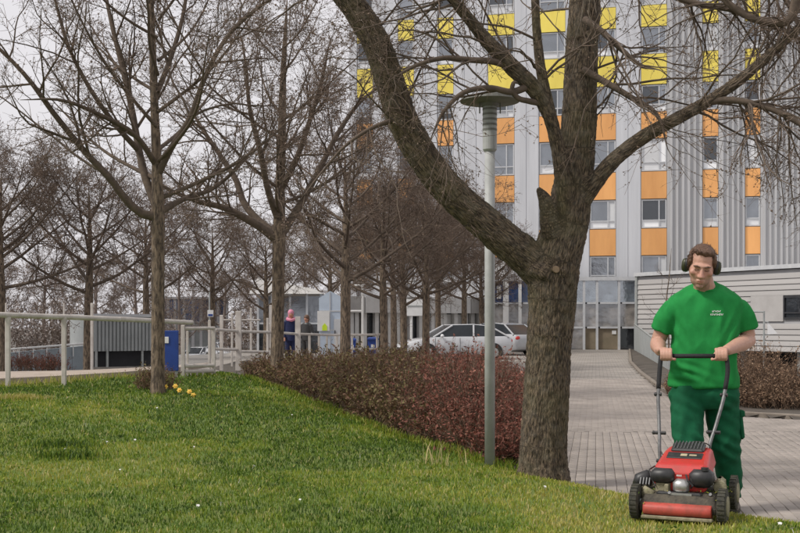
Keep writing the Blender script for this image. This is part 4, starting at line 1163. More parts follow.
lbox('parapet', M['clad'], tower, xl - 0.1, xr + 0.1, -0.12, 18.1, ZT, ZT + 0.35)
rows = [(5, 26, 'yellow'), (54, 84, 'yellow'), (112, 138, 'orange'), (171.5, 198.5, 'orange'), (228.5, 255, 'orange')]
ZR = [(FW.z(655, b), FW.z(655, a), c) for a, b, c in rows]
sp = (ZR[0][0] - ZR[3][0]) / 3
ZR = [(ZR[0][0] + 2 * sp, ZR[0][0] + 2 * sp + 1.5, 'yellow'), (ZR[0][0] + sp, ZR[0][0] + sp + 1.5, 'yellow')] + ZR
unit_spandrel = MB(); unit_spandrel.box((0.5, 0, 0.5), (1, 0.06, 1))
sp_me = {c: unit_spandrel.mesh('spandrel_panel', M[c]) for c in ('yellow', 'orange')}
rw = random.Random(4)
def make_window(parent, x0, x1, z0, z1, y, wide, blind, wname='window', fm='winframe', gm='pane'):
    W, H = x1 - x0, z1 - z0; f = 0.07
    b = MB()
    b.box((x0 + f / 2, y, (z0 + z1) / 2), (f, .1, H)); b.box((x1 - f / 2, y, (z0 + z1) / 2), (f, .1, H))
    b.box(((x0 + x1) / 2, y, z0 + f / 2), (W - 2 * f, .1, f)); b.box(((x0 + x1) / 2, y, z1 - f / 2), (W - 2 * f, .1, f))
    tz = z0 + H * 0.27; mxx = x0 + W * 0.7
    b.box(((x0 + x1) / 2, y - .003, tz), (W - 2 * f, .09, .06))
    if wide: b.box((mxx, y - .006, (z0 + z1) / 2), (.06, .085, H - 2 * f))
    wo = b.build(wname, M[fm], parent, local=True)
    xs_ = [(x0 + f, mxx - .03), (mxx + .03, x1 - f)] if wide else [(x0 + f, x1 - f)]
    for j, (a, c) in enumerate(xs_):
        for k, (za, zc) in enumerate(((z0 + f, tz - .03), (tz + .03, z1 - f))):
            mm = M[gm]
            if gm == 'pane' and rw.random() < .3: mm = M['darkpane']
            if blind and (k == 0 or (blind > 1 and j == 1) or blind > 2): mm = M['blind']
            p = MB(); p.box(((a + c) / 2, y + .02, (za + zc) / 2), (c - a, .012, zc - za)); p.build('pane', mm, wo, local=True)
    return wo
for x0, x1, w in CX:
    for i, (za, zb, c) in enumerate(ZR):
        o = link('spandrel_panel', sp_me[c], tower, (x0 + .015, 0.02, za), 0, (x1 - x0 - .03, 1, zb - za))
        zlow = ZR[i + 1][1] if i + 1 < len(ZR) else za - 1.55
        bl = rw.choice([0, 1, 1, 2, 3, 0])
        make_window(tower, x0 + .02, x1 - .02, zlow + .04, za - .04, 0.09, w, bl)

# ------------------------------------------------------------------ glazed entrance hall at its foot
HW = Wall((at(487, 300, 60.5).x, 60.5), (at(636, 300, 59.5).x, 59.5), GZ - 0.02)
hall = HW.empty('glass_entrance_hall'); tag(hall, 'two-storey glazed entrance hall with pale frames at the end of the drive', 'building')
hx = [HW.x(p) for p in (488, 506, 520, 536, 552, 570, 584, 597, 619, 636)]
hz_ = [0.0, HW.z(600, 327.5), HW.z(600, 303), HW.z(600, 279.5)]
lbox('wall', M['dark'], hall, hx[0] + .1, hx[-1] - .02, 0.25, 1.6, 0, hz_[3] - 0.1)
lbox('roof_edge', M['winframe'], hall, hx[0] - .1, hx[-1] + .02, -.14, 1.62, hz_[3] - .06, hz_[3] + .14)
for i, x in enumerate(hx):
    wdt = 0.3 if i == 1 else (0.17 if i == 2 else 0.13)
    lbox('post', M['white' if i in (1, 2) else 'winframe'], hall, x - wdt / 2, x + wdt / 2, -.1 - (.25 if i == 1 else 0), .1, 0, hz_[3] - .065)
for z in hz_[1:3]:
    for i in range(len(hx) - 1):
        lbox('rail', M['winframe'], hall, hx[i] + .16, hx[i + 1] - .07, -.06, .06, z - .05, z + .05)
for i in range(len(hx) - 1):
    for k in range(3):
        mm = {0: ('darkpane' if i in (0, 1, 2, 4, 8) else 'tanpane'), 1: 'tanpane', 2: 'hallpane'}[k]
        if i < 3: mm = {0: 'darkpane', 1: 'tanpane', 2: 'bluepane'}[k]
        if k == 0 and i in (6, 7): mm = None
        a, c = hx[i] + .05, hx[i + 1] - .05; za, zc = hz_[k] + .04, hz_[k + 1] - .04
        p = MB()
        if mm is None:
            p.box(((a + c) / 2, .07, (za + zc) / 2), (c - a, .08, zc - za)); p.build('plinth_panel', M['brickpl'], hall, local=True)
        else:
            p.box(((a + c) / 2, .04, (za + zc) / 2), (c - a, .015, zc - za)); p.build('pane', M[mm], hall, local=True)
xs0 = HW.x(612); lbox('notice', M['white'], hall, xs0, xs0 + .22, -.003, .029, 0.85, 1.05)
xs0 = HW.x(499); lbox('emblem', M['white'], hall, xs0 - .12, xs0 + .12, 0.0, .03, hz_[2] + .25, hz_[2] + .95)

# ------------------------------------------------------------------ low building with pale horizontal siding
SW = Wall((at(636, 300, 56).x, 56), (at(800, 300, 47.5).x, 47.5), -1.45)
sid = SW.empty('siding_building'); tag(sid, 'low building clad in pale horizontal siding boards with dark windows and garage gap', 'building')
SL = SW.L + 12
ztop = SW.z(636, 276); zbot = SW.z(800, 352)
lbox('wall', M['wallback'], sid, 0.06, SL, 0.1, 9, zbot - 0.02, ztop - .05)
bl_ = 0.245; nb = int((ztop - zbot) / bl_)
wx = [(SW.x(724), SW.x(734)), (SW.x(783), SW.x(815))]
wz = (SW.z(790, 319), SW.z(790, 296))
bm_ = MB(); bm_.add([(0, 0, 0), (0, -.07, 0), (0, -.03, .23), (0, 0, .23), (1, 0, 0), (1, -.07, 0), (1, -.03, .23), (1, 0, .23)], [(0, 3, 2, 1), (4, 5, 6, 7), (1, 2, 6, 5), (0, 1, 5, 4), (3, 7, 6, 2)])
board_me = bm_.mesh('siding_board', M['siding'])
for i in range(nb):
    z = zbot + i * bl_
    spans = [(0.08, SL)]
    if z + .23 > wz[0] and z < wz[1]: spans = [(0.08, wx[0][0] - .06), (wx[0][1] + .06, SW.x(750)), (wx[1][1] + .06, SL)]
    for a, c in spans:
        link('siding_board', board_me, sid, (a, 0.095, z), 0, (c - a, 1, 1))
lbox('corner_trim', M['galv'], sid, -.06, .075, -.02, .2, zbot - .05, ztop)
lbox('roof_edge', M['winframe'], sid, -.1, SL + .1, -.06, 9.1, ztop - .02, ztop + .16)
lbox('infill_panel', M['siding'], sid, SW.x(750) + .01, wx[1][0] - .02, 0.03, .09, wz[0] - .1, wz[1] + .1)
for a, c in wx:
    make_window(sid, a, c, wz[0], wz[1], 0.05, c - a > 1.5, 0, fm='dark', gm='darkpane')
for k in range(8):
    x = SW.x(640) + k * 3.1
    lbox('column', M['galv'], sid, x - .1, x + .1, .4, .6, -.1, zbot + .05)
lbox('garage_shade_back', M['dark'], sid, 0.2, SL, 3.6, 3.8, -.2, zbot)  # near-black back sheet, the garage's shade put into its colour
lbox('garage_floor', M['concrete'], sid, 0.2, SL, 0.2, 3.6, -.1, 0.02)

# ramp parapet of grey panels beside the drive
ra = Vector((at(634.5, 340, 57).x, 57)); rb_ = Vector((at(658, 340, 36.7).x, 36.7)); rc_ = rb_ + (rb_ - ra).normalized() * 5.5
par = empty('ramp_parapet', (rb_.x, rb_.y, GZ)); tag(par, 'grey metal panel parapet falling along the ramp between drive and siding building', 'railing')
npan = 10
for k in range(npan):
    p0 = ra.lerp(rc_, k / npan); p1 = ra.lerp(rc_, (k + .97) / npan)
    def tz(p): return float(np.interp((p - ra).length, [0, (rb_ - ra).length, (rc_ - ra).length], [1.2, 0.6, 0.42]))
    n = Vector((-(p1 - p0).y, (p1 - p0).x)).normalized() * 0.025
    b = MB(); vs = []
    for p in (p0, p1):
        for s_ in (-1, 1):
            q = p + n * s_; vs += [(q.x, q.y, GZ - .1), (q.x, q.y, tz(p))]
    b.add(vs, [(0, 1, 3, 2), (4, 6, 7, 5), (0, 4, 5, 1), (2, 3, 7, 6), (1, 5, 7, 3), (0, 2, 6, 4)]); b.build('panel', M['shed'], par)
b = MB(); b.tube([Vector((ra.x, ra.y, 1.25)), Vector((rb_.x, rb_.y, .65)), Vector((rc_.x, rc_.y, .47))], .035, 8); b.build('handrail', M['galv'], par)
# slender frame with a white pennant, right of the man
fl = at(764, 380, 24.0); fl.z = -0.5
fg = empty('pennant_pole', fl); tag(fg, 'thin grey pole with a small white triangular pennant right of the man', 'flag')
b = MB(); b.cyl(fl, Vector((fl.x, fl.y, at(0, 311, 24).z)), .022, n=8); b.build('pole', M['galv'], fg)
b = MB(); b.cyl(Vector((fl.x - .02, fl.y, at(0, 312, 24).z)), Vector((fl.x - .62, fl.y, at(0, 312, 24).z)), .015, n=8); b.build('arm', M['galv'], fg)
b = MB(); a1, a2, a3 = at(767.5, 322, 24), at(777.5, 333.5, 24), at(767.5, 334.5, 24)
th = Vector((0, .012, 0)); b.add([a1, a2, a3, a1 + th, a2 + th, a3 + th], [(0, 1, 2), (5, 4, 3), (0, 3, 4, 1), (1, 4, 5, 2), (2, 5, 3, 0)]); pn = b.build('pennant', mat('white_cloth', (.88, .88, .88), (.84, .84, .84), .8, 8), fg)
b = MB()
for q in (a1, a3): b.cyl(Vector((fl.x, fl.y, q.z)), q + Vector((0.02, 0, 0)), .012, n=6)
b.build('clip', M['galv'], fg)

# ------------------------------------------------------------------ lamp post
dl = 9.72
lp = at(489.8, 461, dl); lp.z = -0.02
lamp = empty('street_lamp', lp); tag(lamp, 'slim grey lamp post with a flat disc head between red hedge and forked tree', 'lamp')
zt = at(0, 152, dl).z
b = MB(); b.tube([(lp.x, lp.y, -.1), (lp.x, lp.y, zt)], 0.045, 20); b.build('pole', M['lamp'], lamp, smooth=True)
b = MB(); b.tube([(lp.x, lp.y, zt), (lp.x, lp.y, zt + .02), (lp.x, lp.y, at(0, 107, dl).z)], [.047, .062, .062], 20); b.build('lamp_housing', M['lamp'], lamp)
zz = at(0, 107, dl).z
for k in range(5):
    b = MB(); b.tube([(lp.x, lp.y, zz - .03 - k * .045), (lp.x, lp.y, zz - .012 - k * .045)], .0645, 20); b.build('louvre', M['lampshade'], lamp)
b = MB(); b.tube([(lp.x, lp.y, zz), (lp.x, lp.y, zz + .03), (lp.x, lp.y, zz + .045), (lp.x, lp.y, zz + .075), (lp.x, lp.y, zz + .095)], [.07, .08, .26, .25, .1], 32); b.build('disc', M['lampshade'], lamp)
b = MB()
for s_ in (-1, 1): b.cyl((lp.x + .09 * s_, lp.y - .02, zz - .06), (lp.x + .09 * s_, lp.y - .02, zz + .045), .006, n=6)
b.build('bracket', M['lampshade'], lamp)

# ------------------------------------------------------------------ railing, gate and fence behind the lawn
def post(name, parent, px, y0, y1, d, w, m='fence', dd=None, cap=False):
    a = at(px, y1, d); h = at(px, y0, d).z - a.z
    ww = w / F * d
    b = MB(); b.cbox((a.x, a.y, a.z + h / 2 - .05), (ww, dd or ww, h + .1), 0.006)
    return b.build(name, M[m], parent)
def bar(name, parent, p0, p1, r, m='fence', n=10):
    b = MB(); b.cyl(p0, p1, r, n=n); return b.build(name, M[m], parent)
rp = at(63, 388, 15.8); rail = empty('railing', rp); tag(rail, 'weathered white tube railing with square posts along the far left of the lawn', 'railing')
rl = [at(-140, 307, 13.2), at(0, 315, 15.2), at(63, 317, 16.2), at(120, 319.3, 17.2), at(192, 322.5, 19.6)]
for a, c in zip(rl[:-1], rl[1:]):
    bar('top_rail', rail, a + Vector((0, 0, .003)), c, .038, n=12)
for (px, d_, y1) in ((-60, 14.4, 392), (8, 15.3, 390), (64, 16.2, 388)):
    post('post', rail, px, 318, y1, d_, 4.2)
    b = MB(); q = at(px, 319, d_); b.box((q.x, q.y - .0, q.z), (.07, .05, .05)); b.build('bracket', M['fence'], rail)
for (px, d_, y1) in ((92, 21, 366), (6, 21, 366), (64, 24, 362)):
    post('back_post', rail, px, 303, y1, d_, 2.6 if px == 92 else 1.6)
# raised walkway slab behind the railing
ws = MB(); pts = [at(-200, 380, 15.2), at(0, 378, 16.2), at(64, 377, 17.2), at(120, 374.5, 18.4), at(178, 371, 20.5)]
near = [Vector((p.x, p.y, 0.42)) for p in pts]; far_ = [Vector((p.x + .1, p.y + 3.4, 0.40)) for p in pts]
vs = []; fs_ = []
for a, c in zip(near, far_):
    vs += [a, c, c - Vector((0, 0, .09)), a - Vector((0, 0, .09))]
for i in range(len(near) - 1):
    for j in range(4):
        k = (j + 1) % 4; fs_.append((i * 4 + j, i * 4 + k, i * 4 + 4 + k, i * 4 + 4 + j))
fs_ += [(0, 3, 2, 1), tuple(len(vs) - 4 + j for j in range(4))]
ws.add(vs, fs_); wk = ws.build('path', M['path']); wk['kind'] = 'structure'
for k in range(26):
    f = k / 25 * (len(near) - 1); i = min(int(f), len(near) - 2); p = near[i].lerp(near[i + 1], f - i)
    b = MB(); b.box((p.x, p.y + .16, .15), (.07, .1, .36)); b.build('support', M['concrete'], wk)
b = MB(); pb = [Vector((p.x, p.y + .5, -.2)) for p in near]
vs = []; fs_ = []
for p in pb: vs += [p, p + Vector((0, 0, .52))]
for i in range(len(pb) - 1): fs_.append((i * 2, i * 2 + 2, i * 2 + 3, i * 2 + 1))
b.add(vs, fs_); b.build('under_slab_shade', M['ground'], wk)  # dark soil-coloured sheet stands for the shade under the slab

# gate and posts
gt = at(187, 383, 19.8); gate = empty('white_gate', gt); tag(gate, 'white framed garden gate with mesh-like bars between two posts beside the blue board', 'gate')
post('post', gate, 183, 325, 384, 19.6, 3.6); post('post', gate, 187.5, 331, 384, 19.8, 2.2); post('post', gate, 213.5, 327, 382, 20.4, 3.8); post('post', gate, 209.5, 320, 375, 22, 2.5)
for (y, r_) in ((328.5, .03), (366, .035), (371.5, .035)):
    bar('rail', gate, at(184, y, 19.6), at(214, y - .5, 20.4), r_)
for px in (191, 197, 203): 
    a = at(px, 372, 19.9); c = at(px, 379, 19.9); bar('picket', gate, a, c, .018, n=6)
bar('handle', gate, at(189, 345, 19.7), at(189, 352, 19.7), .02, 'galv')
fn = at(298, 362, 27); fence = empty('white_fence', at(238, 374, 24)); tag(fence, 'white post and rail fence running behind the hedge past two tall posts', 'fence')
FP = [(221.5, 315, 374, 23.6, 3.2), (232, 313, 374, 25.5, 1.8), (238.6, 311, 375, 24, 5.4), (251, 308, 368, 26, 2.0), (267.5, 318, 368, 25.6, 2.2), (271, 305, 368, 26, 3.2), (298, 316.5, 366, 27, 5.2), (309.5, 334, 366, 28, 2.4), (319, 334, 366, 28.6, 2.2), (327, 334, 366, 29.2, 2.0), (337, 334, 366, 29.8, 2.2), (352, 334, 366, 30.5, 2.0), (362, 334, 366, 31, 2.2), (377, 334, 364, 31.6, 2.0)]
for px, y0, y1, d_, w in FP: post('post', fence, px, y0, y1, d_, w)
for (a, c) in (((215, 329.5, 23), (238, 331, 24)), ((239, 331.5, 24), (268, 332, 25.6)), ((268, 332, 25.6), (298, 334, 27)), ((298, 334, 27), (333, 335, 29.5)), ((333, 335, 29.5), (380, 334.5, 31.8)),
               ((222, 320, 25.4), (260, 320, 25.9)), ((214, 349, 23), (238, 349.5, 24)), ((239, 351.5, 24), (268, 352, 25.6)), ((345, 349, 30), (380, 349, 31.8))):
    bar('rail', fence, at(*a), at(*c), .032 if a[1] > 322 else .02)

# blue board beside the trunk
bl = at(170, 372, 19.0); bo = empty('blue_board', bl); tag(bo, 'tall blue board with a small white plate beside the lawn tree trunk', 'sign')
a = at(163.5, 371, 19.0); c = at(178.5, 330.5, 19.0)
b = MB(); b.cbox(((a.x + c.x) / 2, 19.0, (a.z + c.z) / 2), (c.x - a.x, .06, c.z - a.z), .008); b.build('panel', M['blue'], bo)
b = MB(); b.cbox((at(167, 0, 19).x, 18.962, at(0, 340, 19).z), (.075, .012, .11), .004); b.build('plate', M['white'], bo)
b = MB(); b.box((at(166, 0, 19).x, 19.02, .25), (.05, .05, .55)); b.build('leg', M['galv'], bo)
b = MB(); b.box((at(176, 0, 19).x, 19.02, .25), (.05, .05, .55)); b.build('leg', M['galv'], bo)

# grey shed with an open dark foot, blue-grey ramp wall
shed_w = Wall((at(94, 0, 33).x, 33), (at(153, 0, 34).x, 34), GZ)
shed = shed_w.empty('grey_shed'); tag(shed, 'grey ribbed metal shed with a dark open strip at its foot behind the railing', 'shed')
x0, x1 = shed_w.x(94), shed_w.x(156); zt_ = shed_w.z(120, 317); zm = shed_w.z(120, 351)
lbox('wall', M['shed'], shed, x0, x1, .05, 2.4, zm, zt_)
n = 17
for k in range(n): lbox('rib', M['shed'], shed, x0 + (x1 - x0) * (k + .2) / n, x0 + (x1 - x0) * (k + .75) / n, .0, .049, zm, zt_ - .06)
lbox('roof_edge', M['winframe'], shed, x0 - .06, x1 + .06, -.06, 2.45, zt_, zt_ + .09)
lbox('opening_shade', M['dark'], shed, x0 + .1, x1 - .05, .3, 2.3, .05, zm)  # solid near-black box painted as the shade in the open foot
for px in (97, 108, 143): lbox('leg', M['galv'], shed, shed_w.x(px) - .03, shed_w.x(px) + .03, .04, .1, 0, zm)
lbox('sill', M['concrete'], shed, x0, x1, -.05, .3, 0, .06)
ramp_w = Wall((at(6, 0, 31).x, 31), (at(84, 0, 33).x, 33), GZ)
ramp = ramp_w.empty('ramp_wall'); tag(ramp, 'blue-grey panelled ramp wall with a thin white handrail behind the railing', 'wall')
nw = 6; xa, xb = ramp_w.x(4), ramp_w.x(85)
for k in range(nw):
    u0, u1 = xa + (xb - xa) * k / nw, xa + (xb - xa) * (k + .985) / nw
    za, zb = np.interp([k / nw, (k + .985) / nw], [0, 1], [ramp_w.z(10, 353), ramp_w.z(80, 346)])
    b = MB(); b.add([(u0, 0, 0), (u1, 0, 0), (u1, 0, zb), (u0, 0, za), (u0, .12, 0), (u1, .12, 0), (u1, .12, zb), (u0, .12, za)], [(0, 1, 2, 3), (5, 4, 7, 6), (4, 0, 3, 7), (1, 5, 6, 2), (3, 2, 6, 7), (4, 5, 1, 0)])
    b.build('panel', M['bluegrey'], ramp, local=True)
b = MB(); b.cyl((xa, -.05, ramp_w.z(10, 349.5)), (xb, -.05, ramp_w.z(80, 343.5)), .03); b.build('handrail', M['white'], ramp, local=True)
for k in range(7):
    u = xa + (xb - xa) * k / 6; zz_ = np.interp(k / 6, [0, 1], [ramp_w.z(10, 349.5), ramp_w.z(80, 343.5)])
    b = MB(); b.cyl((u, -.05, zz_ - .35), (u, -.05, zz_), .015, n=6); b.build('baluster', M['white'], ramp, local=True)

# far glazed building with blue panes, behind the gate
BW = Wall((at(158, 0, 104).x, 104), (at(226, 0, 106).x, 106), -2.4)
blb = BW.empty('blue_glazed_building'); tag(blb, 'low far building with blue glass bays and pale posts behind the white gate', 'building')
bx_ = [BW.x(p) for p in (160, 168, 175, 184, 193, 201, 210, 218, 227)]; z1_, z2_ = BW.z(190, 322), BW.z(190, 299)
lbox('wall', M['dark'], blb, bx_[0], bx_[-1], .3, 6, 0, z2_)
for a, c in zip(bx_[:-1], bx_[1:]):
    lbox('pane', M['bluepane'], blb, a + .08, c - .08, .05, .08, z1_ + .05, z2_ - .05)
    lbox('lower_panel', M['shed'], blb, a + .08, c - .08, .05, .1, 0.02, z1_ - .05)
for x in bx_: lbox('post', M['winframe'], blb, x - .13, x + .13, -.05, .2, 0, z2_)
lbox('roof_edge', M['winframe'], blb, bx_[0] - .2, bx_[-1] + .2, -.2, 6.1, z2_ + .0, z2_ + .2)
lbox('rail', M['winframe'], blb, bx_[0], bx_[-1], -.06, .049, z1_ - .06, z1_ + .045)

# glass hall with a pale sloping roof
GW = Wall((at(258, 0, 52).x, 52), (at(321, 0, 52).x, 52), GZ)
gh = GW.empty('glass_hall'); tag(gh, 'single-storey glass hall with pale sloping roof left of the pale blue pavilion', 'building')
gx = [GW.x(p) for p in (258, 272, 290, 307, 321)]; zt_ = GW.z(290, 294)
lbox('back_wall', M['wallback'], gh, gx[0], gx[-1], 5.8, 6, 0, zt_)
lbox('floor_slab', M['concrete'], gh, gx[0], gx[-1], .2, 5.8, 0, .08)
for a, c in zip(gx[:-1], gx[1:]):
    lbox('pane', M['pane'], gh, a + .05, c - .05, .02, .04, zt_ * .52, zt_ - .1)
    lbox('pane', M['darkpane'], gh, a + .05, c - .05, .02, .04, .05, zt_ * .5)
for x in gx: lbox('post', M['winframe'], gh, x - .05, x + .05, -.05, .1, 0, zt_)
lbox('transom', M['winframe'], gh, gx[0], gx[-1], -.03, .06, zt_ * .5 - .03, zt_ * .5 + .05)
b = MB(); zr = GW.z(270, 275)
b.add([(gx[0] - .4, -.3, zt_), (gx[-1] + .1, -.3, zt_), (gx[-1] + .1, 6.2, zt_), (gx[0] - .4, 6.2, zt_), (gx[0] - .4, 3, zr), (gx[-1] - .6, 3, zt_ + .35), ], [(0, 1, 5, 4), (2, 3, 4, 5), (0, 4, 3), (1, 2, 5), (0, 3, 2, 1)])
b.build('roof', M['roofpale'], gh, local=True)

# pale blue pavilion with a white poster
PW = Wall((at(318, 0, 50).x, 50), (at(342, 0, 50).x, 50), GZ)
pv = PW.empty('pale_blue_pavilion'); tag(pv, 'pale blue gabled entrance pavilion with a white poster on its front', 'building')
xa, xm, xb = PW.x(319), PW.x(330), PW.x(343); zl, zp = PW.z(330, 298), PW.z(330, 291)
b = MB(); ring = lambda y: [Vector((xa, y, 0)), Vector((xb, y, 0)), Vector((xb, y, zl)), Vector((xm, y, zp)), Vector((xa, y, zl))]
b.rings([ring(0), ring(2.5)]); b.build('wall', M['paleblue'], pv, local=True)
for z in (PW.z(330, 311), PW.z(330, 330)): lbox('seam', M['winframe'], pv, xa, xb, -.02, -.003, z - .025, z + .025)
lbox('seam', M['winframe'], pv, xm - .02, xm + .02, -.028, -.004, 0, zp - .05)
dr = lbox('door', M['winframe'], pv, PW.x(334), PW.x(342), -.04, -.005, 0, PW.z(330, 319))
b = MB(); b.box((PW.x(335), -.06, 1.0), (.04, .04, .16)); b.build('handle', M['dark'], dr, local=True)
po = lbox('poster', M['white'], pv, PW.x(317.5), PW.x(329.5), -.09, -.05, PW.z(320, 331), PW.z(320, 311))
b = MB(); xq, zq = PW.x(324.8), PW.z(320, 330.5); b.add([(xq - .11, -.11, zq), (xq + .11, -.11, zq), (xq + .11, -.11, zq + .2), (xq, -.11, zq + .33), (xq - .11, -.11, zq + .2), (xq - .11, -.092, zq), (xq + .11, -.092, zq), (xq + .11, -.092, zq + .2), (xq, -.092, zq + .33), (xq - .11, -.092, zq + .2)], [(0, 1, 2, 3, 4), (0, 5, 6, 1), (1, 6, 7, 2), (2, 7, 8, 3), (3, 8, 9, 4), (4, 9, 5, 0)])
b.build('lime_mark', M['lime'], po, local=True)

# white portal frame and white low building with columns
pf_ = at(357, 356, 36); portal = empty('portal_frame', Vector((pf_.x, 36, GZ))); tag(portal, 'slender white steel portal frame beside the blue bin', 'frame')
for px in (348.5, 362.5): post('post', portal, px, 284.5, 364, 36, 2.2, 'white')
bar('beam', portal, at(347.5, 285.5, 36), at(363.5, 285.5, 36), .035, 'white'); bar('beam', portal, at(348, 311, 36), at(363, 311, 36), .03, 'white')
LW = Wall((at(352, 0, 58).x, 58), (at(485, 0, 62).x, 62), GZ)
lw = LW.empty('white_low_building'); tag(lw, 'white low building with deep fascia and dark glazed bays behind the trees', 'building')
xa, xb = LW.x(340), LW.x(488); zf0, zf1 = LW.z(400, 313), LW.z(400, 297)
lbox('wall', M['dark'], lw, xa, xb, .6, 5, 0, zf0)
nfa = 7
for k in range(nfa): lbox('fascia_panel', M['white' if k % 3 else 'roofpale'], lw, xa + (xb - xa) * k / nfa + .02, xa + (xb - xa) * (k + 1) / nfa - .02, -.3, 5, zf0, zf1)
for px in (344, 352, 357, 365, 377, 390, 398, 411, 421, 433, 437, 441, 445, 456, 466, 473, 480): lbox('column', M['white'], lw, LW.x(px) - .11, LW.x(px) + .11, 0, .3, 0, zf0 - .004)
for (p0, p1, m) in ((345, 351, 'darkpane'), (353, 357, 'hallpane'), (358, 364, 'tanpane'), (366, 376, 'darkpane'), (378, 389, 'darkpane'), (391, 397, 'bluegrey'), (399, 410, 'tanpane'), (412, 420, 'darkpane'), (422, 432, 'tanpane'), (434, 436, 'darkpane'), (438, 440, 'darkpane'), (442, 444, 'darkpane')):
    lbox('pane', M[m], lw, LW.x(p0) + .06, LW.x(p1) - .0, .35, .38, .05, zf0 - .05)
for (p0, p1) in ((446, 455), (457, 465), (467, 472), (474, 479)): lbox('wall_panel', M['white'], lw, LW.x(p0), LW.x(p1), .35, .42, .05, zf0 - .05)
sg = at(415, 350, 45); sgn = empty('sign_board', Vector((sg.x, 45, GZ))); tag(sgn, 'white rectangular sign board on a single post left of the parked saloon', 'sign')
b = MB(); b.cyl((at(411.5, 0, 45).x, 45.05, GZ - .05), (at(411.5, 0, 45).x, 45.05, at(0, 305, 45).z), .045, n=8); b.build('post', M['white'], sgn)
a, c = at(406.5, 316, 45), at(424.5, 299.5, 45); b = MB(); b.cbox(((a.x + c.x) / 2, 45, (a.z + c.z) / 2), (c.x - a.x, .06, c.z - a.z), .01); sp_ = b.build('board', M['white'], sgn)
b = MB(); b.box(((a.x + c.x) / 2, 44.96, at(0, 306, 45).z), ((c.x - a.x) * .9, .012, .05)); b.build('line', M['galv'], sp_)
# small blue and white parking plate on a pole left
pp = at(209.5, 345, 36); pk = empty('parking_sign', Vector((pp.x, 36, GZ))); tag(pk, 'small white and blue plate on a thin pole above the gate', 'sign')
bar('pole', pk, Vector((pp.x, 36, GZ - .05)), at(209.5, 292, 36), .025, 'galv')
a = at(210.5, 313.5, 35.95); b = MB(); b.cbox(a, (.19, .02, .22), .004); pl_ = b.build('plate', M['white'], pk)
b = MB(); b.box((a.x, a.y - .015, a.z - .05), (.15, .01, .06)); b.build('mark', M['blue'], pl_)

def bin_(px, d, y0, y1, w, lab):
    a = at(px, y1, d); t_ = at(px, y0, d).z; z0 = min(a.z, GZ + .02); wd = w / F * d / 2
    o = empty('wheelie_bin', Vector((a.x, d, GZ))); tag(o, lab, 'bin', 'blue bins behind the fence')
    r_ = lambda z, s, e=0: [Vector((a.x + sx * wd * s, d + sy * wd * s * 1.1 + e, z)) for sx, sy in ((-1, -1), (1, -1), (1, 1), (-1, 1))]
    b = MB(); b.rings([r_(GZ + .06, .82), r_(t_ - .1, 1.0)]); b.build('body', M['blue'], o)
    b = MB(); b.rings([r_(t_ - .095, 1.08, -.02), r_(t_ - .05, 1.08, -.02), r_(t_, .8, .02)]); b.build('lid', M['blue'], o)
    for s in (-1, 1):
        b = MB(); b.cyl((a.x + s * wd * .8, d + wd * .8, GZ + .1), (a.x + s * wd * .65, d + wd * .8, GZ + .1), .1); b.build('wheel', M['rubber'], o)
    b = MB(); b.box((a.x, d - wd * 1.12, t_ - .3), (wd * .7, .02, .1)); b.build('label_plate', M['white'], o)
bin_(373, 38, 337, 362, 10.5, 'blue bin with a white plate beside the slender white portal frame')
bin_(352.5, 40, 338, 362, 7, 'darker blue bin half hidden inside the white portal frame')

